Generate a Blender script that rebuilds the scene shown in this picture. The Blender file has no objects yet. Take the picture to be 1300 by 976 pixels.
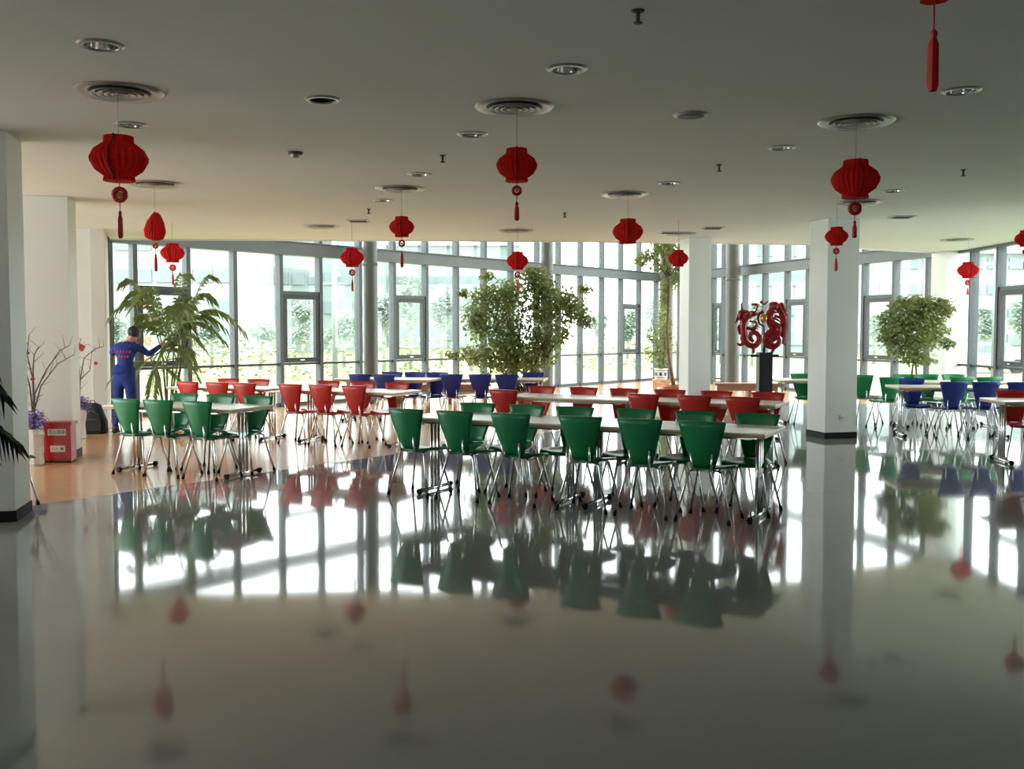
import bpy, bmesh, math, random
from mathutils import Vector, Matrix, Euler, geometry
random.seed(7)
R = math.radians
C = bpy.context.scene.collection
SC = bpy.context.scene

# ---------------------------------------------------------------- camera
F, CX, CY, HZ, CH = 1264.0, 650.0, 488.0, 420.0, 1.55
PITCH = math.atan((CY - HZ) / F)
cam = bpy.data.cameras.new('camera')
cam.sensor_width = 36.0
cam.lens = F / 1300.0 * 36.0
cam.clip_end = 600
camo = bpy.data.objects.new('camera', cam)
camo.location = (0, 0, CH)
camo.rotation_euler = (math.pi / 2 - PITCH, 0, 0)
C.objects.link(camo)
SC.camera = camo
# ---------------------------------------------------------------- world: white overcast sky
SKY = 4.6
w = bpy.data.worlds.new('overcast_sky')
SC.world = w
w.use_nodes = True
nt = w.node_tree
bg = nt.nodes['Background']
tc = nt.nodes.new('ShaderNodeTexCoord')
sp = nt.nodes.new('ShaderNodeSeparateXYZ')
rp = nt.nodes.new('ShaderNodeValToRGB')
nt.links.new(tc.outputs['Generated'], sp.inputs[0])
nt.links.new(sp.outputs['Z'], rp.inputs[0])
rp.color_ramp.elements[0].position = 0.0
rp.color_ramp.elements[0].color = (0.92, 0.97, 1.0, 1)
rp.color_ramp.elements[1].position = 0.6
rp.color_ramp.elements[1].color = (0.96, 0.98, 1.0, 1)
nt.links.new(rp.outputs[0], bg.inputs['Color'])
bg.inputs['Strength'].default_value = SKY
# ---------------------------------------------------------------- exposure
SC.view_settings.view_transform = 'Standard'
SC.view_settings.look = 'None'
SC.view_settings.exposure = 0.92
SC.view_settings.gamma = 1.0
SC.view_settings.use_curve_mapping = False
SC.cycles.max_bounces = 10
SC.cycles.diffuse_bounces = 6
SC.cycles.glossy_bounces = 4
SC.cycles.transparent_max_bounces = 24
SC.cycles.transmission_bounces = 4
SC.cycles.sample_clamp_indirect = 8
SC.cycles.use_denoising = True


def ray(px, py):
    u = (px - CX, -(py - CY))
    return Vector((u[0], F * math.cos(PITCH) + u[1] * math.sin(PITCH), u[1] * math.cos(PITCH) - F * math.sin(PITCH)))


def on_z(px, py, z=0.0):
    d = ray(px, py)
    t = (z - CH) / d.z
    return Vector((d.x * t, d.y * t, z))


def at_y(px, py, Y):
    d = ray(px, py)
    t = Y / d.y
    return Vector((d.x * t, Y, CH + d.z * t))


# ---------------------------------------------------------------- materials
def mat(name, col, rough=0.5, metal=0.0, noise=0.0, nscale=20.0, bump=0.0, bscale=60.0, spec=None, trans=0.0, sheen=0.0, coat=0.0, stretch=None):
    m = bpy.data.materials.new(name)
    m.use_nodes = True
    n = m.node_tree
    b = n.nodes['Principled BSDF']
    b.inputs['Base Color'].default_value = (*col, 1)
    b.inputs['Roughness'].default_value = rough
    b.inputs['Metallic'].default_value = metal
    if spec is not None:
        b.inputs['Specular IOR Level'].default_value = spec
    if coat:
        b.inputs['Coat Weight'].default_value = coat
        b.inputs['Coat Roughness'].default_value = 0.05
    t = n.nodes.new('ShaderNodeTexCoord')
    mp = n.nodes.new('ShaderNodeMapping')
    n.links.new(t.outputs['Object'], mp.inputs[0])
    if stretch:
        mp.inputs['Scale'].default_value = stretch
    if noise > 0:
        nz = n.nodes.new('ShaderNodeTexNoise')
        nz.inputs['Scale'].default_value = nscale
        nz.inputs['Detail'].default_value = 4
        n.links.new(mp.outputs[0], nz.inputs[0])
        cr = n.nodes.new('ShaderNodeValToRGB')
        cr.color_ramp.elements[0].position = 0.3
        cr.color_ramp.elements[1].position = 0.7
        cr.color_ramp.elements[0].color = (*[max(0, c * (1 - noise)) for c in col], 1)
        cr.color_ramp.elements[1].color = (*[min(1, c * (1 + noise)) for c in col], 1)
        n.links.new(nz.outputs[0], cr.inputs[0])
        n.links.new(cr.outputs[0], b.inputs['Base Color'])
    if bump > 0:
        nz2 = n.nodes.new('ShaderNodeTexNoise')
        nz2.inputs['Scale'].default_value = bscale
        nz2.inputs['Detail'].default_value = 2
        n.links.new(mp.outputs[0], nz2.inputs[0])
        bp = n.nodes.new('ShaderNodeBump')
        bp.inputs['Strength'].default_value = bump
        bp.inputs['Distance'].default_value = 0.01
        n.links.new(nz2.outputs[0], bp.inputs['Height'])
        n.links.new(bp.outputs[0], b.inputs['Normal'])
    if trans:
        out = n.nodes['Material Output']
        tl = n.nodes.new('ShaderNodeBsdfTranslucent')
        tl.inputs['Color'].default_value = (*[min(1, c * 1.4) for c in col], 1)
        mx = n.nodes.new('ShaderNodeMixShader')
        mx.inputs[0].default_value = trans
        n.links.new(b.outputs[0], mx.inputs[1])
        n.links.new(tl.outputs[0], mx.inputs[2])
        n.links.new(mx.outputs[0], out.inputs['Surface'])
    return m


def glass_mat(name, tint):
    m = bpy.data.materials.new(name)
    m.use_nodes = True
    n = m.node_tree
    n.nodes.remove(n.nodes['Principled BSDF'])
    tr = n.nodes.new('ShaderNodeBsdfTransparent')
    tr.inputs[0].default_value = (*tint, 1)
    gl = n.nodes.new('ShaderNodeBsdfGlossy')
    gl.inputs['Roughness'].default_value = 0.0
    lw = n.nodes.new('ShaderNodeLayerWeight')
    pw = n.nodes.new('ShaderNodeMath')
    pw.operation = 'POWER'
    pw.inputs[1].default_value = 5.0
    n.links.new(lw.outputs['Facing'], pw.inputs[0])
    fr = n.nodes.new('ShaderNodeMath')
    fr.operation = 'MULTIPLY_ADD'
    fr.inputs[1].default_value = 0.8
    fr.inputs[2].default_value = 0.03
    n.links.new(pw.outputs[0], fr.inputs[0])
    mx = n.nodes.new('ShaderNodeMixShader')
    n.links.new(fr.outputs[0], mx.inputs[0])
    n.links.new(tr.outputs[0], mx.inputs[1])
    n.links.new(gl.outputs[0], mx.inputs[2])
    n.links.new(mx.outputs[0], n.nodes['Material Output'].inputs['Surface'])
    return m


M = {}
M['floor'] = mat('polished_grey_floor', (0.258, 0.272, 0.265), 0.055, noise=0.06, nscale=0.7, bump=0.085, bscale=1.3, spec=0.6)
M['wood_floor'] = mat('polished_wood_floor', (0.60, 0.345, 0.175), 0.16, noise=0.08, nscale=3, bump=0.03, bscale=2, stretch=(1, 6, 1))
M['ceiling'] = mat('painted_ceiling', (0.765, 0.765, 0.735), 0.75, noise=0.015, nscale=1.0, bump=0.03, bscale=40)
M['wall'] = mat('white_paint', (0.66, 0.65, 0.60), 0.7, noise=0.02, nscale=2, bump=0.02)
M['pillar'] = mat('pillar_paint', (0.76, 0.78, 0.75), 0.5, noise=0.02, nscale=2)
M['roofm'] = mat('roof_paint', (0.7, 0.7, 0.7), 0.8, noise=0.02)
M['black'] = mat('black_rubber', (0.010, 0.010, 0.012), 0.6, noise=0.1, spec=0.2)
M['alu'] = mat('grey_aluminium', (0.068, 0.083, 0.092), 0.5, 0.0, noise=0.05, nscale=6)
M['alu_dark'] = mat('dark_window_frame', (0.028, 0.033, 0.037), 0.5, 0.0, noise=0.06, nscale=6)
M['steel'] = mat('painted_steel_beam', (0.10, 0.118, 0.128), 0.45, 0.0, noise=0.05, nscale=4)
M['column'] = mat('grey_round_column', (0.10, 0.105, 0.10), 0.35, 0.0, noise=0.05, nscale=4)
M['glass'] = glass_mat('window_glass', (0.955, 0.985, 0.97))
M['chrome'] = mat('chrome', (0.78, 0.78, 0.79), 0.13, 1.0, noise=0.03)
M['green'] = mat('green_plastic', (0.006, 0.215, 0.075), 0.33, noise=0.08, nscale=4)
M['red'] = mat('red_plastic', (0.55, 0.022, 0.018), 0.33, noise=0.08, nscale=4)
M['blue'] = mat('blue_plastic', (0.018, 0.035, 0.27), 0.33, noise=0.08, nscale=4)
M['laminate'] = mat('cream_laminate', (0.90, 0.86, 0.76), 0.28, noise=0.03, nscale=3)
M['beech'] = mat('beech_edge', (0.50, 0.37, 0.20), 0.4, noise=0.12, nscale=8, stretch=(1, 8, 8))
M['lantern'] = mat('red_tissue_paper', (0.66, 0.006, 0.008), 0.65, noise=0.1, nscale=6, trans=0.35)
M['lantern_deep'] = mat('deep_red_paper', (0.30, 0.003, 0.006), 0.7, noise=0.1, nscale=6)
M['gold'] = mat('gold_leaf', (0.72, 0.46, 0.12), 0.35, 0.7, noise=0.15, nscale=30)
M['redsilk'] = mat('red_silk', (0.6, 0.01, 0.012), 0.5, noise=0.1)
M['thread'] = mat('thread', (0.35, 0.3, 0.25), 0.8)
M['fixture'] = mat('silver_trim', (0.40, 0.40, 0.38), 0.35, 0.5, noise=0.04)
M['fixture_dark'] = mat('dark_diffuser_gap', (0.07, 0.07, 0.065), 0.6, noise=0.1)
M['whitemetal'] = mat('white_enamel', (0.45, 0.44, 0.42), 0.35, noise=0.03)
M['reflector'] = mat('mirror_reflector', (0.9, 0.9, 0.88), 0.12, 1.0)
M['leaf_ficus'] = mat('ficus_leaf', (0.21, 0.25, 0.085), 0.4, noise=0.3, nscale=3, trans=0.35)
M['leaf_ficus2'] = mat('variegated_leaf', (0.29, 0.33, 0.13), 0.4, noise=0.45, nscale=4, trans=0.25)
M['leaf_palm'] = mat('palm_leaf', (0.24, 0.30, 0.10), 0.4, noise=0.3, nscale=3, trans=0.3)
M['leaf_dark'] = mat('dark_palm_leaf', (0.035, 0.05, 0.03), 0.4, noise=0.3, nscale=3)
M['bark'] = mat('brown_bark', (0.16, 0.10, 0.055), 0.8, noise=0.3, nscale=15, bump=0.3)
M['haze_pale_bark'] = mat('haze_pale_bark', (0.24, 0.25, 0.21), 0.9, noise=0.2, nscale=2)  # garden trunk colour, paled to sit in the washed-out outdoor view
M['cane'] = mat('green_cane', (0.12, 0.13, 0.05), 0.6, noise=0.3, nscale=10)
M['terracotta'] = mat('terracotta', (0.38, 0.16, 0.08), 0.7, noise=0.15, nscale=8)
M['bench'] = mat('brown_bench_wood', (0.24, 0.10, 0.055), 0.5, noise=0.15, nscale=5, stretch=(1, 6, 6))
M['porcelain'] = mat('white_porcelain', (0.8, 0.8, 0.8), 0.15, noise=0.02)
M['cobalt'] = mat('cobalt_glaze', (0.03, 0.06, 0.3), 0.2, noise=0.1)
M['soil'] = mat('soil', (0.05, 0.03, 0.02), 0.9, noise=0.4, nscale=30)
M['redbox'] = mat('red_enamel', (0.42, 0.012, 0.014), 0.28, noise=0.05)
M['plate'] = mat('white_sign_plate', (0.72, 0.76, 0.70), 0.4, noise=0.03)
M['ink'] = mat('dark_ink', (0.02, 0.05, 0.03), 0.6)
M['inkred'] = mat('red_ink', (0.6, 0.03, 0.06), 0.6)
M['inkgreen'] = mat('green_ink', (0.03, 0.3, 0.1), 0.6)
M['coverall'] = mat('blue_coverall', (0.010, 0.028, 0.19), 0.85, noise=0.3, nscale=7, bump=1.0, bscale=11)
M['skin'] = mat('skin', (0.50, 0.27, 0.17), 0.5, noise=0.06)
M['hair'] = mat('black_hair', (0.012, 0.010, 0.010), 0.5, noise=0.2, nscale=40, bump=0.5, bscale=90)
M['shoe'] = mat('black_shoe', (0.015, 0.015, 0.017), 0.4, noise=0.1)
M['bag'] = mat('black_bag_fabric', (0.018, 0.019, 0.022), 0.75, noise=0.3, nscale=20, bump=0.4, bscale=30)
M['greystrap'] = mat('grey_strap', (0.12, 0.13, 0.14), 0.7, noise=0.2)
M['twig'] = mat('dry_twig', (0.12, 0.08, 0.07), 0.8, noise=0.2)
M['purple'] = mat('purple_flower', (0.30, 0.20, 0.52), 0.7, noise=0.25, nscale=10)
M['dragon'] = mat('red_lacquer', (0.42, 0.012, 0.022), 0.3, noise=0.15, nscale=12, coat=0.3)
M['pedestal'] = mat('dark_slate_pedestal', (0.045, 0.05, 0.065), 0.3, noise=0.15, nscale=8)
M['grass'] = mat('lawn_grass', (0.20, 0.23, 0.085), 0.9, noise=0.28, nscale=0.15)
M['sand'] = mat('sandy_path', (0.30, 0.25, 0.18), 0.9, noise=0.15, nscale=0.4)
M['tree_a'] = mat('haze_pale_tree_leaf', (0.26, 0.34, 0.26), 0.8, noise=0.15, nscale=0.4, trans=0.2)  # washed-out outdoor haze is put into this lightened leaf colour
M['tree_b'] = mat('haze_grey_green_leaf', (0.28, 0.34, 0.30), 0.8, noise=0.15, nscale=0.4, trans=0.2)  # second leaf tone, likewise lightened to carry the haze outside
M['hedge'] = mat('hedge_leaf', (0.27, 0.32, 0.17), 0.8, noise=0.2, nscale=0.6)
M['facade'] = mat('pale_facade', (0.235, 0.25, 0.255), 0.7, noise=0.05, nscale=0.3)
M['facade_band'] = mat('facade_window_band', (0.14, 0.18, 0.19), 0.5, noise=0.1, nscale=0.5)
M['facade_mint'] = mat('mint_facade', (0.18, 0.235, 0.22), 0.7, noise=0.05, nscale=0.3)
M['brick_red'] = mat('pale_red_brick', (0.30, 0.15, 0.11), 0.8, noise=0.2, nscale=2)
M['polem'] = mat('grey_pole', (0.20, 0.22, 0.24), 0.5, 0.3, noise=0.1)
M['carm'] = mat('silver_car_paint', (0.25, 0.30, 0.33), 0.3, 0.4, noise=0.05)


# ---------------------------------------------------------------- mesh helpers
class MB:
    def __init__(self):
        self.v, self.f, self.mi, self.sm, self.cur, self.smooth = [], [], [], [], 0, False

    def add(self, verts, faces, smooth=None):
        o = len(self.v)
        self.v += [tuple(p) for p in verts]
        for f in faces:
            self.f.append(tuple(i + o for i in f))
            self.mi.append(self.cur)
            self.sm.append(self.smooth if smooth is None else smooth)
        return self

    def box(self, c, s, rz=0.0, bev=0.0, M4=None):
        hx, hy, hz = s[0] / 2, s[1] / 2, s[2] / 2
        m = Matrix.Translation(c) @ Matrix.Rotation(rz, 4, 'Z')
        if M4 is not None:
            m = M4
        if bev <= 0:
            vs = [m @ Vector((x, y, z)) for z in (-hz, hz) for (x, y) in ((-hx, -hy), (hx, -hy), (hx, hy), (-hx, hy))]
            return self.add(vs, [(3, 2, 1, 0), (4, 5, 6, 7), (0, 1, 5, 4), (1, 2, 6, 5), (2, 3, 7, 6), (3, 0, 4, 7)], False)
        b = bev
        rings = []
        for z, i in ((-hz, b), (-hz + b, 0), (hz - b, 0), (hz, b)):
            rings.append([m @ Vector(p) for p in (
                (-hx + i + b * 0, -hy + i + 0, z), (hx - i, -hy + i, z), (hx - i, hy - i, z), (-hx + i, hy - i, z))])
        vs = sum(rings, [])
        fs = [(3, 2, 1, 0), (12, 13, 14, 15)]
        for r in range(3):
            for k in range(4):
                a, c2 = r * 4 + k, r * 4 + (k + 1) % 4
                fs.append((a, c2, c2 + 4, a + 4))
        return self.add(vs, fs, False)

    def tube(self, pts, rad, n=8, cap=True, flat=1.0):
        pts = [Vector(p) for p in pts]
        if not isinstance(rad, (list, tuple)):
            rad = [rad] * len(pts)
        rings, prev = [], None
        for i, p in enumerate(pts):
            t = (pts[min(i + 1, len(pts) - 1)] - pts[max(i - 1, 0)])
            if t.length < 1e-9:
                t = Vector((0, 0, 1))
            t.normalize()
            if prev is None:
                a = t.cross(Vector((0, 0, 1)))
                if a.length < 1e-3:
                    a = t.cross(Vector((0, 1, 0)))
            else:
                a = prev - t * prev.dot(t)
                if a.length < 1e-5:
                    a = t.orthogonal()
            a.normalize()
            prev = a
            b = t.cross(a)
            rings += [p + (a * math.cos(2 * math.pi * k / n) + b * flat * math.sin(2 * math.pi * k / n)) * rad[i] for k in range(n)]
        fs = []
        for i in range(len(pts) - 1):
            for k in range(n):
                k2 = (k + 1) % n
                fs.append((i * n + k, i * n + k2, (i + 1) * n + k2, (i + 1) * n + k))
        self.add(rings, fs, True)
        if cap:
            o = len(self.v) - len(rings)
            for base in (0, (len(pts) - 1) * n):
                self.f.append(tuple(o + base + k for k in (range(n) if base else reversed(range(n)))))
                self.mi.append(self.cur)
                self.sm.append(False)
        return self

    def lathe(self, prof, c=(0, 0, 0), n=20, smooth=True, pleat=0.0, a0=0.0, a1=2 * math.pi):
        full = abs(a1 - a0 - 2 * math.pi) < 1e-6
        m = n if full else n + 1
        vs = []
        for (r, z) in prof:
            for k in range(m):
                a = a0 + (a1 - a0) * k / n
                rr = r * (1 - (pleat if k % 2 else 0))
                vs.append((c[0] + rr * math.cos(a), c[1] + rr * math.sin(a), c[2] + z))
        fs = []
        for i in range(len(prof) - 1):
            for k in range(n):
                k2 = (k + 1) % m
                fs.append((i * m + k, i * m + k2, (i + 1) * m + k2, (i + 1) * m + k))
        return self.add(vs, fs, smooth)

    def prism(self, pts, z0, z1):
        n = len(pts)
        vs = [(p[0], p[1], z0) for p in pts] + [(p[0], p[1], z1) for p in pts]
        fs = [tuple(reversed(range(n))), tuple(range(n, 2 * n))] + [(i, (i + 1) % n, n + (i + 1) % n, n + i) for i in range(n)]
        return self.add(vs, fs, False)

    def grid(self, fn, nu, nv, thick):
        top, bot = [], []
        for j in range(nv + 1):
            for i in range(nu + 1):
                top.append(Vector(fn(i / nu, j / nv)))
        W = nu + 1
        def P(i, j): return top[min(max(j, 0), nv) * W + min(max(i, 0), nu)]
        for j in range(nv + 1):
            for i in range(nu + 1):
                nn = (P(i + 1, j) - P(i - 1, j)).cross(P(i, j + 1) - P(i, j - 1)).normalized()
                bot.append(P(i, j) - nn * thick)
        N = len(top)
        fs = []
        for j in range(nv):
            for i in range(nu):
                a = j * W + i
                fs.append((a, a + 1, a + W + 1, a + W))
                fs.append((N + a, N + a + W, N + a + W + 1, N + a + 1))
        self.add(top + bot, fs, True)
        o = len(self.v) - 2 * N
        edge = [j * W for j in range(nv, -1, -1)][:-1] + list(range(0, nu)) + [j * W + nu for j in range(0, nv)] + [nv * W + i for i in range(nu, -1, -1)]
        for a, b in zip(edge[:-1], edge[1:]):
            self.f.append((o + a, o + N + a, o + N + b, o + b))
            self.mi.append(self.cur)
            self.sm.append(False)
        return self

    def mesh(self, name, mats):
        me = bpy.data.meshes.new(name)
        me.from_pydata(self.v, [], self.f)
        me.polygons.foreach_set('use_smooth', self.sm)
        me.polygons.foreach_set('material_index', self.mi)
        for m in (mats if isinstance(mats, (list, tuple)) else [mats]):
            me.materials.append(m)
        me.update()
        return me

    def build(self, name, mats, parent=None, loc=(0, 0, 0), rz=0.0):
        o = bpy.data.objects.new(name, self.mesh(name, mats))
        o.location = loc
        o.rotation_euler = (0, 0, rz)
        C.objects.link(o)
        if parent is not None:
            o.parent = parent
        return o


def tag(o, label=None, cat=None, group=None, kind=None):
    if label: o['label'] = label
    if cat: o['category'] = cat
    if group: o['group'] = group
    if kind: o['kind'] = kind
    return o


def empty(name, loc=(0, 0, 0), rz=0.0, label=None, cat=None, group=None, kind=None):
    o = bpy.data.objects.new(name, None)
    o.empty_display_size = 0.1
    o.location = loc
    o.rotation_euler = (0, 0, rz)
    C.objects.link(o)
    return tag(o, label, cat, group, kind)


def copy_tree(o, parent=None):
    c = o.copy()
    C.objects.link(c)
    c.parent = parent
    for ch in o.children:
        copy_tree(ch, c)
    return c


def box(c, s, rz=0.0, bev=0.0):
    return MB().box(c, s, rz, bev)


def struct(o):
    o['kind'] = 'structure'
    return o


# ================================================================= STRUCTURE
H = 3.15
G = R(13)
U = Vector((math.cos(G), math.sin(G), 0))
V = Vector((-math.sin(G), math.cos(G), 0))
V0 = Vector((-7.08, 17.55, 0))
V1 = Vector((4.78, 31.7, 0))
V2 = Vector((6.30, 28.55, 0))
V3 = Vector((8.98, 20.9, 0))
V4 = Vector((9.06, 19.6, 0))
V5 = Vector((9.22, 12.0, 0))
BEAM0, BEAM1, RAIL, TRANS, TOPZ = 3.10, 3.35, 0.87, 2.33, 6.2

room = [(-10.4, -7), (11.5, -7), (11.5, 11.5), (V5.x, V5.y), (V4.x, V4.y), (V3.x, V3.y), (V2.x, V2.y), (V1.x, V1.y), (V0.x, V0.y), (-6.42, 15.75), (-10.4, 14.8)]
# floor: polished grey slab and, beyond a diagonal line, the wooden floor
A1, A2 = on_z(37, 642), on_z(249, 612)
dd = (A2 - A1).normalized()
bA = A1 - dd * ((A1.x + 10.4) / dd.x)
tt = (V3.y - 2.0 - A1.y) / dd.y
bB = A1 + dd * 15.7
bB2 = Vector((V3.x, V3.y, 0))
gp = [(-10.4, -7), (11.5, -7), (11.5, 11.5), (V5.x, V5.y), (V4.x, V4.y), (V3.x, V3.y), (bB.x, bB.y), (bA.x, bA.y)]
struct(MB().prism(gp, -0.2, 0.0).build('floor', M['floor']))
wp = [(bA.x, bA.y), (bB.x, bB.y), (V3.x, V3.y), (V2.x, V2.y), (V1.x, V1.y), (V0.x, V0.y), (-6.42, 15.75), (-10.4, 14.8)]
struct(MB().prism(wp, -0.2, 0.0).build('floor_wooden', M['wood_floor']))

# ceiling fixtures list (pixel on the ceiling plane, kind)
DL = [(128, 57, 1), (410, 126, 0), (720, 87, 1), (1220, 115, 1), (166, 158, 1), (600, 170, 1), (993, 187, 1), (850, 232, 1),
      (533, 221, 1), (1135, 242, 1), (487, 254, 1)]
DF = [(152, 116), (653, 135), (1087, 154), (508, 239), (793, 246), (197, 233), (1092, 256), (408, 287), (655, 292), (1215, 304), (862, 296)]
FL = [(455, 280), (1145, 275), (905, 289), (850, 295)]
edge = [(-7.0, 17.45), (1.0, 17.9), (5.5, 18.5), (7.0, 19.6), (8.98, 20.6)]
cp = [(-10.4, -7), (11.5, -7), (11.5, 11.5), (V5.x, V5.y), (V4.x, V4.y)] + edge[::-1] + [(-6.42, 15.75), (-10.4, 14.8)]


def holed(poly, holes, z):
    vs, faces = [Vector(p) for p in poly], [list(range(len(poly)))]
    for (cx, cy, r, n) in holes:
        o = len(vs)
        vs += [Vector((cx + r * math.cos(2 * math.pi * k / n), cy + r * math.sin(2 * math.pi * k / n))) for k in range(n)]
        faces.append(list(range(o, o + n)))
    ov, oe, of, a, b, fo = geometry.delaunay_2d_cdt(vs, [], faces, 2, 1e-5)
    keep = [f for f, src in zip(of, fo) if src == [0]]
    m = MB()
    m.add([(p.x, p.y, z) for p in ov], [tuple(reversed(f)) for f in keep], False)
    return m


holes = []
for (px, py, k) in DL:
    p = on_z(px, py, H)
    holes.append((p.x, p.y, 0.095, 20))
cm = holed(cp, holes, H)
cm.prism([(p[0], p[1]) for p in cp], H + 0.22, H + 0.45)
# fascia closing the gap along the open edge
for a, b in zip(edge[:-1], edge[1:]):
    a, b = Vector((*a, 0)), Vector((*b, 0))
    m_ = (a + b) / 2
    dv = b - a
    cm.box((m_.x, m_.y, H + 0.1), (dv.length, 0.03, 0.24), math.atan2(dv.y, dv.x))
struct(cm.build('ceiling', M['ceiling']))
# roof over the tall glazed zone
struct(MB().prism([(p[0], p[1]) for p in room], TOPZ, TOPZ + 0.3).build('ceiling_upper', M['roofm']))


def wallseg(name, a, b, z0, z1, t=0.2, m='wall', board=True, side=1):
    a, b = Vector(a), Vector(b)
    d = b - a
    n = Vector((-d.y, d.x)).normalized() * side
    o = (a + b) / 2 + n * t / 2
    w_ = box((o.x, o.y, (z0 + z1) / 2), (d.length, t, z1 - z0), math.atan2(d.y, d.x)).build(name, M[m])
    struct(w_)
    if board:
        o2 = (a + b) / 2 - n * 0.008
        struct(box((o2.x, o2.y, 0.05), (d.length, 0.016, 0.10), math.atan2(d.y, d.x)).build(name.replace('wall', 'baseboard'), M['black']))
    return w_


wallseg('wall_far', (-10.4, 14.8), (-6.42, 15.75), 0, TOPZ)
wallseg('wall_return', (-6.42, 15.75), V0.xy, 0, TOPZ, board=False)
wallseg('wall_left', (-10.4, -7), (-10.4, 6.0), 0, TOPZ)
wallseg('wall_left_upper', (-10.4, 6.0), (-10.4, 14.8), H, TOPZ, board=False)
wallseg('wall_back', (11.5, -7), (-6.75, -7), 0, 3.0, board=False)
wallseg('wall_back_sill', (-6.75, -7), (-10.4, -7), 0, 1.2, board=False)
wallseg('wall_back_upper', (11.5, -7), (-10.4, -7), 3.0, TOPZ, board=False)
wallseg('wall_right', (11.5, 11.5), (11.5, -7), 0, TOPZ)
wallseg('wall_corner', V5.xy, (11.5, 11.5), 0, TOPZ)


def pillar(A, top, label, socket=False, sd=0.5):
    h = sd / 2
    c = A + (U * h) + (V * h)
    e = empty('pillar', (c.x, c.y, 0), G, label, 'pillar', 'square white pillars')
    MB().box((0, 0, top / 2 + 0.0), (sd, sd, top), 0, 0.006).build('shaft', M['pillar'], e)
    b = MB()
    for s in (-1, 1):
        b.box((0, s * (h + .0055), 0.045), (sd + .022, 0.011, 0.09))
        b.box((s * (h + .0055), 0, 0.045), (0.011, sd, 0.09))
    b.build('baseboard', M['black'], e)
    if socket:
        s = MB().box((0.02, -0.253, 0.30), (0.075, 0.010, 0.075), 0, 0.002).build('wall_socket', M['plate'], e)
        q = MB()
        q.box((0.02 - 0.012, -0.2585, 0.30), (0.006, 0.003, 0.02)).box((0.02 + 0.012, -0.2585, 0.30), (0.006, 0.003, 0.02))
        q.build('socket_slot', M['ink'], s)
    return e


pillar(on_z(20, 662) - U * 0.5, H, 'white square pillar at the left edge, nearest the camera')
pillar(on_z(1047, 557), H, 'white square pillar standing free right of centre with a wall socket', True)
q = at_y(873.5, 488, 17.2); q.z = 0
pillar(q, H, 'slim white pillar left of the red dragon sculpture', sd=0.41)
q = at_y(1199, 488, 20.0); q.z = 0
pillar(q, H, 'white pillar in the glass wall behind the round ficus')
pillar(on_z(93, 583) - U * 0.5, H, 'white pillar behind the red extinguisher box')

# ================================================================= GLASS WALLS
win_n = [0]


def along(a, b, px):
    """point of segment line a-b seen at column px"""
    k = (px - CX) / 1262.0
    d = b - a
    # a.x + t d.x = k (a.y + t d.y)
    t = (k * a.y - a.x) / (d.x - k * d.y)
    return a + d * t


def bay(p, q, operable, thin=False, upper=True):
    """one bay of glazing from p to q (floor points)"""
    win_n[0] += 1
    d = q - p
    L = d.length
    ang = math.atan2(d.y, d.x)
    e = empty('window_%d' % win_n[0], (p.x, p.y, 0), ang)
    struct(e)
    hw = 0.045
    mull = 'alu'
    MB().box((0, 0, TOPZ / 2), (0.085, 0.16, TOPZ)).build('mullion', M[mull], e)
    a, b = 0.0425, L - 0.0425
    cx, ww = (a + b) / 2, b - a

    def rail(z, h, nm='rail', mt='alu', dep=0.10):
        MB().box((cx, 0, z), (ww, dep, h)).build(nm, M[mt], e)

    def pane(z0, z1, inset=0.0):
        MB().box((cx, 0, (z0 + z1) / 2), (ww - 2 * inset, 0.012, z1 - z0)).build('pane', M['glass'], e)
    rail(0.04, 0.08, 'bottom_rail')
    rail(RAIL, 0.045, 'rail', 'alu_dark')
    pane(0.08, RAIL - 0.0225)
    if operable:
        rail(TRANS, 0.07, 'transom', 'alu')
        pane(TRANS + 0.035, BEAM0)
        z0, z1 = RAIL + 0.03, TRANS - 0.035
        s = MB()
        fw = 0.10
        s.box((a + fw / 2, -0.02, (z0 + z1) / 2), (fw, 0.09, z1 - z0))
        s.box((b - fw / 2, -0.02, (z0 + z1) / 2), (fw, 0.09, z1 - z0))
        s.box((cx, -0.02, z1 - 0.045), (ww - 2 * fw, 0.09, 0.09))
        s.box((cx, -0.02, z0 + 0.05), (ww - 2 * fw, 0.09, 0.10))
        sash = s.build('sash', M['alu_dark'], e)
        MB().box((cx, -0.02, (z0 + z1) / 2), (ww - 2 * fw, 0.012, z1 - z0 - 0.19)).build('pane', M['glass'], sash)
        MB().box((cx, -0.075, z0 + 0.05), (0.11, 0.02, 0.02)).build('window_handle', M['chrome'], sash)
    else:
        pane(RAIL + 0.0225, BEAM0)
    if upper:
        pane(BEAM1, TOPZ)
    return e


def glaze(a, b, pxs, oper, end=True):
    pts = [a] + [along(a, b, x) for x in pxs] + [b]
    for i in range(len(pts) - 1):
        bay(pts[i], pts[i + 1], i in oper)
    return pts


def beam(a, b, n):
    d = b - a
    m = (a + b) / 2
    nrm = Vector((d.y, -d.x, 0)).normalized()
    c = m + nrm * 0.0
    mb = MB().box((c.x, c.y, (BEAM0 + BEAM1) / 2), (d.length, 0.20, BEAM1 - BEAM0), math.atan2(d.y, d.x))
    mb.box((c.x + nrm.x * 0.02, c.y + nrm.y * 0.02, BEAM1 + 0.012), (d.length, 0.28, 0.024), math.atan2(d.y, d.x))
    struct(mb.build('trim_%d' % n, M['steel']))


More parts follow.
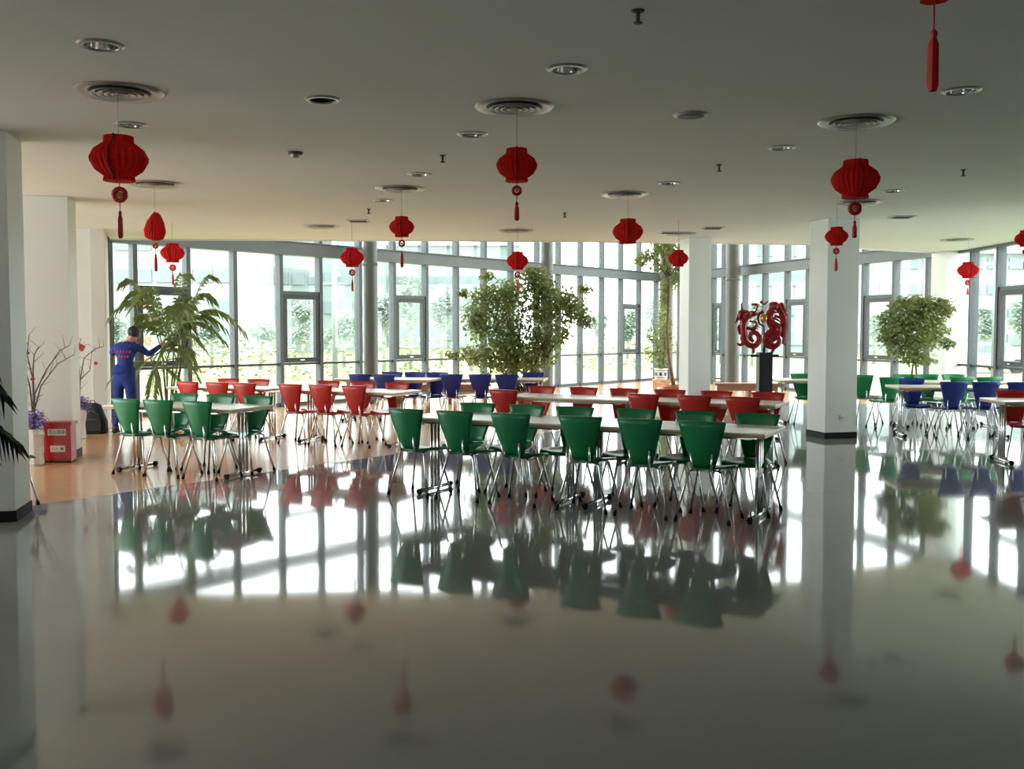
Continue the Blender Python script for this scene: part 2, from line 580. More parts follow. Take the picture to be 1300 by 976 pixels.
glaze(V0, V1, [172, 239, 298, 356, 406, 456, 499, 540, 579, 614, 648, 681, 708, 736, 763, 787, 810, 832], {1, 4, 7, 16})
glaze(V1, V2, [862, 884, 905, 918], {3})
glaze(V2, V3, [945, 970, 998, 1025, 1056, 1096, 1135, 1177], {3, 6})
glaze(V3, V4, [], set())
rs = [V4 + (V5 - V4) * t for t in (0, 0.135, 0.27, 0.42, 0.56, 0.70, 0.85, 1.0)]
for i in range(7):
    bay(rs[i], rs[i + 1], i in (1, 4), upper=True)
beam(V0, V1, 1)
beam(V1, V2, 2)
beam(V2, V3, 3)
beam(V3, V4, 4)
beam(V4, V5, 5)


def round_column(px, Y, r, label):
    p = at_y(px, 488, Y)
    e = empty('steel_column', (p.x, p.y, 0), 0, label, 'column', 'round grey steel columns')
    MB().lathe([(r, 0.12), (r, TOPZ)], n=28).build('shaft', M['column'], e)
    MB().lathe([(r + 0.02, 0), (r + 0.02, 0.11), (r, 0.12)], n=28).build('base_collar', M['steel'], e)
    MB().lathe([(r, 2.93), (r + 0.012, 2.935), (r + 0.012, 2.985), (r, 2.99)], n=28).build('upper_collar', M['steel'], e)


round_column(471, 21.3, 0.155, 'round grey steel column in the left glass wall behind the blue chairs')
round_column(694, 26.0, 0.165, 'round grey column half hidden by the big ficus bush')
round_column(845, 30.6, 0.21, 'round grey column at the far corner behind the tall tree')
round_column(929, 27.6, 0.20, 'round grey column just left of the red dragon sculpture')

# unseen glazed band added behind the camera to brighten the pillar fronts
xb = -10.4
while xb < -7:
    win_n[0] += 1
    e = empty('window_%d' % win_n[0], (xb, -7.1, 0), 0)
    struct(e)
    MB().box((0.04, 0, 2.1), (.08, .14, 1.8)).build('mullion', M['alu'], e)
    MB().box((0.04 + .91, 0, 2.1), (1.74, .012, 1.8)).build('pane', M['glass'], e)
    MB().box((0.95, 0, 1.225), (1.74, .08, .05)).build('rail', M['alu'], e)
    xb += 1.825
# side glazing on the left, beyond the near left pillar
for k in range(5):
    bay(Vector((-10.42, 6.0 + 1.76 * k, 0)), Vector((-10.42, 7.76 + 1.76 * k, 0)), False, upper=False)
# ================================================================= CEILING FIXTURES
dl0 = None
names_dl = ['at the top left corner', 'dark in the middle, upper left of centre', 'at the top centre above the big vent',
            'near the top right corner under the hanging tassel', 'just above the big lantern on the left', 'left of the central vent, above the central lantern',
            'between the central and right big lanterns', 'small, above the lantern right of centre', 'small, right above the far left-centre vent',
            'small, right of the big lantern on the right', 'tiny, just below the far left-centre vent']


def downlight(mirrored):
    e = empty('downlight')
    MB().lathe([(0.094, -0.002), (0.094, -0.012), (0.118, -0.010), (0.130, 0.0)], n=28).build('trim_ring', M['fixture'], e)
    MB().lathe([(0.094, 0.0), (0.085, 0.06), (0.055, 0.115), (0.03, 0.13), (0.0, 0.13)], n=24).build('reflector', M['reflector'] if mirrored else M['fixture_dark'], e)
    lm = MB().tube([(-0.05, 0, 0.07), (0.05, 0, 0.07)], 0.017, 8).tube([(-0.05, 0.04, 0.07), (0.05, 0.04, 0.07)], 0.017, 8)
    lm.build('lamp_tube', M['porcelain'], e)
    return e


for i, (px, py, mirrored) in enumerate(DL):
    p = on_z(px, py, H)
    o = downlight(mirrored)
    o.location = p
    tag(o, 'round recessed ceiling downlight ' + names_dl[i], 'downlight', 'recessed round downlights')


def diffuser():
    e = empty('ceiling_vent')
    MB().lathe([(0.20, -0.004), (0.265, -0.020), (0.285, -0.002)], n=40).build('outer_ring', M['fixture'], e)
    MB().lathe([(0.0, -0.002), (0.21, -0.002)], n=32, smooth=False).build('backing', M['fixture_dark'], e)
    for r in (0.19, 0.145, 0.10, 0.055):
        MB().lathe([(r - 0.035, -0.008), (r - 0.012, -0.024), (r, -0.026), (r - 0.004, -0.020)], n=32).build('vane_ring', M['whitemetal'], e)
    MB().lathe([(0.0, -0.022), (0.02, -0.02), (0.024, -0.008)], n=16).build('centre_boss', M['fixture'], e)
    return e


names_df = ['above the largest lantern on the left', 'at the upper centre above the central lantern', 'on the right above the large lantern',
            'over the left-centre lantern', 'above the lantern right of centre', 'just right of the large left lantern', 'just left of and below the right large lantern',
            'far back, left of the small left-centre lantern', 'far back, above the small central lantern', 'far back at the right edge', 'far back above the slim white pillar']
d0 = diffuser()
for i, (px, py) in enumerate(DF):
    p = on_z(px, py, H)
    o = d0 if i == 0 else copy_tree(d0)
    o.location = p
    tag(o, 'round ceiling air vent with rings ' + names_df[i], 'vent', 'round ring air vents')
names_fl = ['slot vent beside the lantern left of centre', 'slot vent right of the large right lantern', 'slot vent right of the far slim pillar top', 'slot vent above the slim pillar top']
for i, (px, py) in enumerate(FL):
    p = on_z(px, py, H)
    e = empty('slot_vent', p, 0, 'small pale ceiling ' + names_fl[i], 'vent', 'small slot vents')
    MB().box((0, 0, -0.006), (0.30, 0.30, 0.012), 0, 0.003).build('frame', M['whitemetal'], e)
    for k in range(4):
        MB().box((0, -0.09 + 0.06 * k, -0.015), (0.24, 0.02, 0.006)).build('slat', M['fixture_dark'], e)
# flat access panel / smoke detector / sprinklers
p = on_z(877, 145, H)
e = empty('ceiling_speaker', p, 0, 'flat oval ceiling speaker between the central and right vents', 'speaker')
MB().lathe([(0, -0.016), (0.10, -0.016), (0.115, -0.002)], n=28).build('grille', M['fixture_dark'], e)
MB().lathe([(0.10, -0.017), (0.125, -0.012), (0.13, -0.001)], n=28).build('rim', M['whitemetal'], e)
for (px, py, lab) in ((375, 193, 'small dark smoke detector on the ceiling left of centre'),):
    p = on_z(px, py, H)
    e = empty('smoke_detector', p, 0, lab, 'smoke detector')
    MB().lathe([(0.0, -0.022), (0.062, -0.02), (0.068, -0.001)], n=20).build('base', M['fixture_dark'], e)
    MB().lathe([(0.0, -0.055), (0.03, -0.052), (0.042, -0.036), (0.042, -0.022)], n=20).build('sensor_head', M['fixture'], e)
for (px, py, s, lab) in ((810, 13, 1.0, 'dark sprinkler head on the ceiling at the top right of centre'), (562, 197, .8, 'sprinkler head left of the central large lantern'),
                     (913, 209, .8, 'sprinkler head between the central and right large lanterns'), (1223, 215, .8, 'sprinkler head right of the large right lantern'),
                     (717, 270, .8, 'sprinkler head between the central and right-centre lanterns'), (468, 265, .8, 'sprinkler head left of the left-centre lantern')):
    p = on_z(px, py, H)
    e = empty('sprinkler', p, 0, lab, 'sprinkler', 'ceiling sprinklers')
    MB().lathe([(0.0, -0.01), (0.03 * s, -0.008), (0.035 * s, 0)], n=16).build('escutcheon', M['fixture_dark'], e)
    MB().tube([(0, 0, -0.005), (0, 0, -0.06)], 0.011, 8).build('stem', M['fixture_dark'], e)
    MB().lathe([(0.0, -0.068), (0.024, -0.066), (0.024, -0.06), (0, -0.058)], n=12).build('deflector', M['fixture_dark'], e)

# ================================================================= LANTERNS
def lantern(c, Wd, label, k=1.0, tas=1.0, half=False, ball=1.0, tilt=0.0, open_a=0.0, hscale=1.0):
    r = Wd / 2
    hh = Wd * 0.40 * hscale
    e = empty('paper_lantern', (c.x, c.y, H), 0, label, 'lantern', 'red pleated paper lanterns')
    zc = c.z - H
    if half:
        prof = [(0.02, hh * 1.15), (r * .42, hh * .95), (r * .8, hh * .35), (r, -hh * .35), (r * .85, -hh * .85), (0.3 * r, -hh * 1.05)]
    else:
        prof = [(r * .10, hh * .93), (r * .50, hh), (r * .52, hh * .72), (r * .60, hh * .64), (r * .86, hh * .40), (r, 0.06 * hh), (r * .98, -hh * .12), (r * .82, -hh * .48),
                (r * .58, -hh * .70), (r * .52, -hh * .74), (r * .55, -hh * .97), (r * .12, -hh * .93)]
    b = MB().lathe([(x, z) for x, z in prof], n=56, smooth=False, pleat=0.09)
    bo = b.build('pleated_body', M['lantern'], e, (0, 0, zc))
    bo.rotation_euler = (tilt, tilt * 0.6, random.random())
    # card end leaves: dark seam where the paper is joined
    sm = MB()
    a = open_a - math.pi / 2
    for s in (-0.03, 0.03):
        pts = [(x * 1.012 * math.cos(a + s), x * 1.012 * math.sin(a + s), z) for x, z in prof]
        sm.tube(pts, 0.0035 + r * 0.006, 4)
    so = sm.build('card_seam', M['lantern_deep'], e, (0, 0, zc))
    MB().tube([(0, 0, 0), (0, 0, zc + hh * .9)], 0.0022, 4).build('hanging_thread', M['thread'], e)
    z = zc - hh
    if tas > 0:
        rb = 0.052 * ball * Wd / .36
        zb = z - 0.028 * tas - rb
        kn = MB().lathe([(0, rb * 0.0), (rb * .4, 0.004)], n=4)
        kn = MB()
        # medallion ring + centre, facing the room
        ringp = [(rb * .72 * math.cos(t * math.pi / 6), 0, rb * .72 * math.sin(t * math.pi / 6)) for t in range(13)]
        kn.tube(ringp, rb * .32, 6)
        m1 = kn.build('knot_ring', M['redsilk'], e, (0, 0, zb))
        MB().lathe([(0, -rb * .22), (rb * .36, -rb * .1), (rb * .36, rb * .1), (0, rb * .22)], n=12).build('knot_centre', M['gold'], m1).rotation_euler = (math.pi / 2, 0, 0)
        MB().tube([(0, 0, z + 0.02), (0, 0, zb + rb)], 0.003, 4).tube([(0, 0, zb - rb), (0, 0, zb - rb - 0.055 * tas)], 0.003, 4).build('cord', M['redsilk'], e)
        zt = zb - rb - 0.05 * tas
        tm = MB().lathe([(0.004, 0), (0.013, -0.012), (0.010, -0.03), (0.017, -0.05), (0.019, -0.16 * tas), (0.012, -0.175 * tas)], n=9, smooth=False, pleat=.15)
        tm.build('tassel', M['redsilk'], e, (0, 0, zt))
    return e


def LP(px, py, z=2.70):
    return on_z(px, py, z)


def lan(px, py, wpx, label, z=2.70, **kw):
    c = LP(px, py, z)
    lantern(c, wpx * c.y / 1262.0, label, **kw)


lan(151, 202, 71, 'large red lantern with long tassel, hanging at upper left', tas=1.05)
lan(656, 210, 52, 'large red lantern with small tassel, hanging at upper centre', tas=0.75, ball=.9)
lan(1086, 228, 60, 'large dark red lantern with medallion and tassel, hanging at upper right', tas=0.75)
lan(197, 288, 27, 'lopsided half-folded red lantern under the large left one', half=True, tas=1.1, tilt=0.35, hscale=1.5)
lan(219, 321, 30, 'small red lantern in front of the left window, right of the lopsided one', tas=0.9)
lan(510, 288, 32, 'red lantern at the ceiling edge left of centre', tas=1.0)
lan(447, 327, 30, 'red lantern against the glass just left of the round column', z=2.62, tas=1.0)
lan(657, 331, 28, 'small red lantern over the big ficus bush', z=2.62, tas=0.9)
lan(797, 294, 39, 'red lantern at the ceiling edge right of centre', tas=0.0)
lan(861, 328, 26, 'small red lantern beside the slim white pillar', z=2.60, tas=0.0)
lan(1062, 300, 29, 'small red lantern before the free standing pillar', tas=0.9)
lan(1229, 343, 26, 'small red lantern against the white pillar on the right', z=2.58, tas=0.7)
lan(1302, 303, 26, 'red lantern cut off by the right frame edge', tas=0.8)
c = on_z(1187, -24, 2.70)
lantern(c, 0.165, 'red lantern cut off at the top right, only its rim and tassel showing', tas=1.15, ball=.01)


# ================================================================= CHAIRS
def chair_meshes():
    S = {}
    def bk(u, v):
        wd = 0.088 + 0.112 * (v ** 0.85)
        x = (u - 0.5) * 2
        y = -0.175 - 0.085 * v - 0.012 * math.sin(v * math.pi) + 0.035 * (x * x)
        return (x * wd, y, 0.445 + 0.385 * v - 0.006 * x * x * v)
    S['back'] = lambda: MB().grid(bk, 10, 8, 0.013)
    def st(u, v):
        x = (u - 0.5) * 2
        wd = 0.095 + 0.108 * min(1, v * 1.7) - 0.02 * max(0, v - .8) / .2
        y = -0.185 + 0.39 * v
        z = 0.445 - 0.018 * math.sin(v * math.pi) * (1 - x * x) + 0.010 * x * x - 0.03 * max(0, v - .8) ** 2 / .04
        return (x * wd, y, z)
    S['seat'] = lambda: MB().grid(st, 10, 10, 0.013)
    return S


CHM = chair_meshes()
ME = {}


def m_once(key, fn, mt):
    if key not in ME:
        ME[key] = fn().mesh(key.split('|')[0], mt)
    return ME[key]


def part(name, me, parent, loc=(0, 0, 0)):
    o = bpy.data.objects.new(name, me)
    o.location = loc
    C.objects.link(o)
    o.parent = parent
    return o


LEGS = [(-1, -1), (1, -1), (1, 1), (-1, 1)]


def make_chair(col):
    e = empty('shell_chair')
    part('seat', m_once('seat|' + col, CHM['seat'], M[col]), e)
    part('backrest', m_once('backrest|' + col, CHM['back'], M[col]), e)
    for (sx, sy) in LEGS:
        p0 = (sx * 0.10, sy * 0.10, 0.418)
        p1 = (sx * 0.135, sy * 0.125, 0.405)
        p2 = (sx * 0.222, sy * 0.195, 0.02)
        l = part('leg', m_once('leg|%d%d' % (sx, sy), lambda: MB().tube([p0, p1, p2], 0.0105, 8), M['chrome']), e)
        part('foot_cap', m_once('foot_cap|%d%d' % (sx, sy), lambda: MB().tube([(p2[0] - sx * .003, p2[1] - sy * .002, 0.034), (p2[0] + sx * .003, p2[1] + sy * .002, 0.0)], 0.016, 8), M['black']), l)
    def uf():
        m = MB()
        m.tube([(-0.10, -0.10, 0.418), (0.10, -0.10, 0.418), (0.10, 0.10, 0.418), (-0.10, 0.10, 0.418), (-0.10, -0.10, 0.418)], 0.010, 6)
        return m
    part('underframe', m_once('underframe|', uf, M['chrome']), e)
    for sx in (-1, 1):
        def sup():
            return MB().tube([(sx * 0.07, -0.10, 0.42), (sx * 0.074, -0.185, 0.425), (sx * 0.078, -0.204, 0.45), (sx * 0.088, -0.229, 0.57)], 0.0085, 6)
        part('back_support', m_once('back_support|%d' % sx, sup, M['chrome']), e)
    return e


PROTO = {}
ORD = ['first', 'second', 'third', 'fourth', 'fifth', 'sixth', 'seventh']


def chair(col, x, y, ang, label, group):
    if col not in PROTO:
        o = PROTO[col] = make_chair(col)
    else:
        o = copy_tree(PROTO[col])
    o.location = (x, y, 0)
    o.rotation_euler = (0, 0, ang)
    tag(o, label, 'chair', group)
    return o


# ================================================================= TABLES
def make_table(L, Wt=0.74):
    e = empty('dining_table')
    key = 'tt%.2f' % L
    if key not in ME:
        ME[key] = MB().box((L / 2, Wt / 2, 0.7325), (L, Wt, 0.015), 0, 0.002).mesh('tabletop', M['laminate'])
        ME[key + 'e'] = MB().box((L / 2, Wt / 2, 0.7125), (L, Wt, 0.025), 0, 0.004).mesh('edge_band', M['beech'])
        rr = MB()
        for s in (0.18, Wt - 0.18):
            rr.box((L / 2, s, 0.685), (L - 0.3, 0.03, 0.03))
        ME[key + 'r'] = rr.mesh('under_rail', M['chrome'])
    part('tabletop', ME[key], e)
    part('edge_band', ME[key + 'e'], e)
    part('under_rail', ME[key + 'r'], e)
    for x in (0.13, L - 0.13):
        f = part('foot_bar', m_once('foot_bar', lambda: MB().tube([(0, 0.08, 0.03), (0, Wt - 0.08, 0.03)], 0.019, 8), M['chrome']), e, (x, 0, 0))
        for yy in (0.09, Wt - 0.09):
            part('foot_cap', m_once('table_foot_cap', lambda: MB().tube([(0, -0.02, 0.03), (0, 0.02, 0.03)], 0.0245, 8).tube([(0, 0, 0.0), (0, 0, 0.03)], 0.02, 8), M['black']), f, (0, yy, 0))
        for k in (-1, 0, 1):
            part('leg', m_once('table_leg', lambda: MB().tube([(0, 0, 0.04), (0, 0, 0.68)], 0.0165, 8), M['chrome']), e, (x, Wt / 2 + k * 0.062, 0))
        part('top_plate', m_once('top_plate', lambda: MB().box((0, Wt / 2, 0.691), (0.06, Wt - 0.2, 0.017)), M['chrome']), e, (x, 0, 0))
    return e


def row(P, ang, col, front, back, tables, name, wherefront='near side', whereback='far side', gap=1.02, tlabel='', lorder='from the left'):
    """P a point on the line of the front chairs' back tops"""
    u = Vector((math.cos(ang), math.sin(ang), 0))
    v = Vector((-u.y, u.x, 0))
    P = Vector((P.x, P.y, 0))

    def isect(px, off):
        a = P + v * off
        k = (px - CX) / 1262.0
        t = (k * a.y - a.x) / (u.x - k * u.y)
        return a + u * t
    cn = {'green': 'green', 'red': 'red', 'blue': 'blue'}[col]
    for i, px in enumerate(front):
        b = isect(px, 0) + v * 0.26
        n_ = ' %s from the left' % ORD[i] if len(front) > 1 else ''
        chair(col, b.x, b.y, ang + R(random.uniform(-3, 3)), '%s chair,%s, %s of %s' % (cn, n_, wherefront, name), '%s chairs at %s' % (cn, name))
    for i, px in enumerate(back):
        b = isect(px, gap) - v * 0.26
        n_ = ' %s from the left' % ORD[i] if len(back) > 1 else ''
        chair(col, b.x, b.y, ang + math.pi + R(random.uniform(-3, 3)), '%s chair,%s, %s of %s' % (cn, n_, whereback, name), '%s chairs at %s' % (cn, name))
    for (px_end, L, dirn, lab) in tables:
        c = isect(px_end, 0.14)
        if dirn < 0:
            c = c - u * L
        t = make_table(L)
        t.location = (c.x, c.y, 0)
        t.rotation_euler = (0, 0, ang)
        tag(t, lab, 'table', 'cream topped tables on chrome legs')
    return isect


A28 = R(-27.5)
P1 = on_z(645, 524.5, .83)
row(P1, A28, 'green', [513, 575, 645, 733, 810, 890], [610, 670, 733, 809, 884, 962],
    [(972, 1.7, -1, 'cream topped table nearest the camera, its chrome end leg showing')], 'the nearest long table')
isx = row(P1, A28, 'green', [], [], [], '')
# second table butted against it
u_ = Vector((math.cos(A28), math.sin(A28), 0))
c_ = isx(972, 0.14) - u_ * 3.41
t = make_table(1.7); t.location = (c_.x, c_.y, 0); t.rotation_euler = (0, 0, A28)
tag(t, 'cream table joined to the left end of the nearest table, among green chairs', 'table', 'cream topped tables on chrome legs')

row(on_z(247, 509, .83), R(-22), 'green', [156, 196, 247], [237, 283, 330],
    [(292, 1.7, -1, 'cream topped table at left between six green chairs')], 'the left green-chair table')
row(on_z(448, 489.5, .83), R(-24), 'red', [366, 405, 448], [419, 464, 506],
    [(500, 1.7, -1, 'cream table among red chairs left of centre')], 'the left-centre red table')
row(on_z(308, 486, .83), R(-22), 'red', [236, 273, 308], [292, 331],
    [(335, 1.7, -1, 'cream table among red chairs beside the tall palm')], 'the red table by the palm')
A3 = R(-27)
P3 = on_z(816, 500, .83)
i3 = row(P3, A3, 'red', [637, 816, 880, 942], [690, 743, 793, 853, 910, 976],
         [(985, 1.7, -1, 'cream table among red chairs left of the free standing pillar')], 'the long red-chair table')
u3 = Vector((math.cos(A3), math.sin(A3), 0))
c_ = i3(985, 0.14) - u3 * 3.41
t = make_table(1.7); t.location = (c_.x, c_.y, 0); t.rotation_euler = (0, 0, A3)
tag(t, 'cream table among red chairs behind the middle of the green row', 'table', 'cream topped tables on chrome legs')
row(on_z(487, 475, .83), R(-12), 'blue', [455, 487], [499, 527, 556], [(545, 1.7, -1, 'cream table among blue chairs before the round column')], 'the left blue table')
row(on_z(609, 475, .83), R(-8), 'blue', [572, 609, 642], [677], [(690, 1.7, -1, 'cream table among blue chairs before the big ficus')], 'the blue table before the ficus')
row(on_z(1212, 484.5, .83), R(-6), 'blue', [1212, 1253, 1298], [1156], [(1141, 1.7, 1, 'cream table at right with blue chairs, chrome end leg showing')], 'the right blue table')
row(on_z(1132, 478.5, .83), R(0), 'green', [1132, 1222, 1257], [1147, 1174, 1209], [(1146, 1.7, 1, 'cream table among green chairs under the round ficus')], 'the right green table')
# single ones
p = on_z(1096, 475.5, .83)
chair('green', p.x + 0.12, p.y + 0.2, R(-38), 'single green chair standing just right of the free standing pillar', 'green chairs at the right')
p = on_z(1018, 474, .83)
chair('green', p.x, p.y - 0.2, R(178), 'dark green chair behind a table, just left of the free standing pillar', 'green chairs at the right')
p = on_z(988, 482, .74)
t = make_table(1.1); t.location = (p.x, p.y - 0.1, 0); t.rotation_euler = (0, 0, R(3))
tag(t, 'cream table partly hidden behind the free standing pillar', 'table', 'cream topped tables on chrome legs')
p = on_z(1265, 508.5, .74)
t = make_table(1.7); t.location = (p.x, p.y - 0.2, 0); t.rotation_euler = (0, 0, R(-4))
tag(t, 'cream table at the right frame edge with a red chair', 'table', 'cream topped tables on chrome legs')
q = on_z(1289, 496, .83)
chair('red', q.x + .03, p.y - 0.2 + 0.74 + 0.03 - .22, R(176), 'red chair at the right frame edge behind its table', 'red chairs at the right')
# chair whose leg shows behind the near left pillar
p = on_z(47, 641)
chair('green', p.x - 0.293, p.y + 0.01, R(-41), 'chair hidden behind the nearest left pillar, one chrome leg showing', 'hidden chair')


# ================================================================= PLANTS
def pot(parent, r, h, mt='terracotta', name='pot'):
    o = MB().lathe([(0, 0), (r * .72, 0), (r * .97, h * .9), (r * 1.05, h * .9), (r * 1.05, h), (r * .92, h), (r * .9, h * .9)], n=24).build(name, M[mt], parent)
    MB().lathe([(0, h * .91), (r * .9, h * .91)], n=20, smooth=False).build('soil', M['soil'], parent)
    return o


def leaves(mb, pts, size, n_fold=True, droop=0.5):
    for p in pts:
        s = size * random.uniform(.7, 1.25)
        a = random.uniform(0, 2 * math.pi)
        dz = -random.uniform(0.0, 1.0) * droop - .1
        d = Vector((math.cos(a), math.sin(a), dz)).normalized()
        sd = d.cross(Vector((random.uniform(-.5, .5), random.uniform(-.5, .5), 1))).normalized() * s * .26
        nn = sd.cross(d).normalized() * s * .06
        p = Vector(p)
        mb.add([p, p + d * s * .45 + sd + nn, p + d * s, p + d * s * .45 - sd + nn], [(0, 1, 2), (0, 2, 3)], False)


def blob_pts(c, rad, n, shell=0.55):
    out = []
    while len(out) < n:
        v = Vector((random.gauss(0, 1), random.gauss(0, 1), random.gauss(0, 1)))
        if v.length < 1e-3: continue
        v.normalize()
        t = (shell + (1 - shell) * random.random()) if random.random() < .7 else random.random() ** .5
        out.append((c[0] + v.x * rad[0] * t, c[1] + v.y * rad[1] * t, c[2] + v.z * rad[2] * t))
    return out


def ficus_bush():
    Y = 18.9
    b = at_y(662, 530, Y)
    e = empty('ficus_bush', (b.x, Y, 0), 0, 'wide bushy ficus with many stems behind the blue chairs, centre', 'plant')
    pot(e, 0.34, 0.42)
    k = Y / 1262.0
    def P(px, py, dy=0.0): return ((px - 662) * k, dy, at_y(px, py, Y).z)
    st = MB()
    tips = [(590, 395), (612, 372), (640, 362), (668, 350), (700, 352), (728, 372), (742, 405), (610, 440), (700, 430), (585, 452), (655, 400)]
    for i, t in enumerate(tips):
        q = P(*t, dy=random.uniform(-.5, .5))
        a = random.uniform(0, 6.28)
        p0 = Vector((0.13 * math.cos(a), 0.13 * math.sin(a), .38))
        q = Vector(q)
        mid = p0.lerp(q, .5) + Vector((0, 0, .18))
        s = MB().tube([p0, mid, q], [0.022, 0.015, 0.006], 6)
        s.build('stem', M['bark'], e)
    lf = MB()
    cl = [(622, 378, 26, 24), (605, 405, 20, 28), (650, 372, 26, 26), (682, 362, 22, 28), (692, 395, 34, 40), (640, 415, 34, 34), (720, 385, 26, 26), (660, 445, 34, 26),
          (625, 450, 36, 22), (690, 440, 26, 28), (655, 462, 46, 12), (735, 398, 16, 15), (712, 420, 16, 18), (590, 372, 10, 7), (600, 448, 20, 15), (575, 448, 12, 5), (618, 348, 10, 7), (745, 408, 9, 10),
          (740, 366, 10, 8), (672, 348, 16, 12)]
    for (px, py, rx, rz) in cl:
        c = P(px, py, random.uniform(-.35, .35))
        n = int(rx * rz * 0.85) + 18
        leaves(lf, blob_pts(c, (rx * k, rx * k * .9, rz * k), n, .25), 0.105, droop=1.2)
    tag(lf.build('foliage', M['leaf_ficus'], e), kind='stuff')


def small_ficus():
    Y = 17.6
    b = at_y(1160, 500, Y)
    e = empty('round_ficus', (b.x, Y, 0), 0, 'round crowned variegated ficus on twin stems by the right pillar', 'plant')
    pot(e, 0.22, 0.34, 'porcelain')
    k = Y / 1262.0
    def P(px, py, dy=0.0): return ((px - 1160) * k, dy, at_y(px, py, Y).z)
    for s in (-1, 1):
        MB().tube([(s * .03, 0, .3), (s * .05, 0, .7), (s * .02, 0, 1.0), (s * .16, .02, 1.7)], [.02, .018, .015, .007], 6).build('trunk', M['bark'], e)
    lf = MB()
    for (px, py, rx, rz) in [(1140, 400, 22, 26), (1175, 395, 26, 22), (1160, 385, 30, 14), (1150, 440, 28, 20), (1185, 420, 24, 22), (1165, 455, 22, 10), (1128, 425, 14, 18), (1195, 390, 16, 14), (1160, 420, 30, 30), (1120, 405, 8, 10), (1200, 435, 10, 8)]:
        c = P(px, py, random.uniform(-.12, .12))
        leaves(lf, blob_pts(c, (rx * k, rx * k * .9, rz * k), int(rx * rz * 1.1) + 14, .4), 0.095, droop=1.0)
    tag(lf.build('foliage', M['leaf_ficus2'], e), kind='stuff')


def tall_tree():
    Y = 22.0
    b = at_y(856, 500, Y)
    e = empty('tall_indoor_tree', (b.x, Y, 0), 0, 'tall thin brown-trunked tree reaching the ceiling edge before the slim pillar', 'tree')
    pot(e, 0.26, 0.35)
    k = Y / 1262.0
    def P(px, py, dy=0.0): return ((px - 856) * k, dy, at_y(px, py, Y).z)
    MB().tube([(0, 0, .3), P(853, 478), P(848, 450), P(846, 420), P(848, 380), P(846, 340), P(840, 322)], [.05, .045, .04, .035, .03, .022, .012], 8).build('trunk', M['bark'], e)
    for (px, py) in ((815, 325), (862, 318), (830, 312), (868, 335)):
        MB().tube([P(846, 352), P((846 + px) / 2, py + 4), P(px, py)], [.018, .012, .005], 6).build('branch', M['bark'], e)
    lf = MB()
    for (px, py, rx, rz) in [(812, 330, 12, 11), (826, 322, 15, 10), (845, 318, 20, 12), (862, 325, 12, 14), (835, 338, 14, 8), (842, 310, 26, 8), (855, 350, 9, 24), (843, 372, 6, 24), (866, 345, 6, 10)]:
        c = P(px, py, random.uniform(-.2, .2))
        leaves(lf, blob_pts(c, (rx * k, rx * k * .9, rz * k), int(rx * rz * .85) + 10, .3), 0.11, droop=1.2)
    tag(lf.build('foliage', M['leaf_ficus'], e), kind='stuff')


def corner_shrub():
    Y = 26.5
    b = at_y(839, 500, Y)
    k = Y / 1262.0
    s = empty('plant_stand', (b.x, Y, 0), 0, 'small salmon wooden stand under the blue and white pot', 'stand')
    zt = at_y(839, 481.5, Y).z
    MB().box((0, 0, zt - .02), (.40, .40, .04), 0, .004).build('stand_top', M['wood_floor'], s)
    for sx in (-1, 1):
        for sy in (-1, 1):
            MB().box((sx * .17, sy * .17, (zt - .04) / 2), (.04, .04, zt - .04)).build('leg', M['wood_floor'], s)
    MB().box((0, -.17, zt * .5), (.30, .02, .12)).build('apron', M['wood_floor'], s)
    e = empty('potted_shrub', (b.x, Y, zt), 0, 'leafy shrub in a blue and white porcelain pot in the far corner', 'plant')
    h = .29
    MB().lathe([(0, 0), (.15, 0), (.17, .03), (.17, .27), (.19, .28), (.19, h), (.16, h), (.15, .25), (0, .25)], n=4 * 6).build('pot', M['porcelain'], e)
    pat = MB()
    pat.lathe([(.1725, .045), (.1725, .06)], n=24).lathe([(.1725, .235), (.1725, .25)], n=24)
    for a in range(8):
        pat.box((.172 * math.cos(a * math.pi / 4 - .2), .172 * math.sin(a * math.pi / 4 - .2), .145), (.012, .07, .09), a * math.pi / 4 - .2)
    pat.build('glaze_pattern', M['cobalt'], e)
    for i in range(7):
        a = i * .9
        MB().tube([(.05 * math.cos(a), .05 * math.sin(a), .25), (.12 * math.cos(a), .12 * math.sin(a), .9), (.28 * math.cos(a), .2 * math.sin(a), 1.6)], [.012, .01, .005], 5).build('stem', M['cane'], e)
    lf = MB()
    def P(px, py, dy=0.0): return ((px - 839) * k, dy, at_y(px, py, Y).z - zt)
    for (px, py, rx, rz) in [(826, 425, 10, 12), (838, 435, 14, 24), (842, 405, 12, 30), (824, 445, 10, 12), (836, 455, 14, 12), (848, 430, 10, 30)]:
        leaves(lf, blob_pts(P(px, py), (rx * k, rx * k, rz * k), int(rx * rz * .6) + 10, .3), .12, droop=1.0)
    tag(lf.build('foliage', M['leaf_palm'], e), kind='stuff')


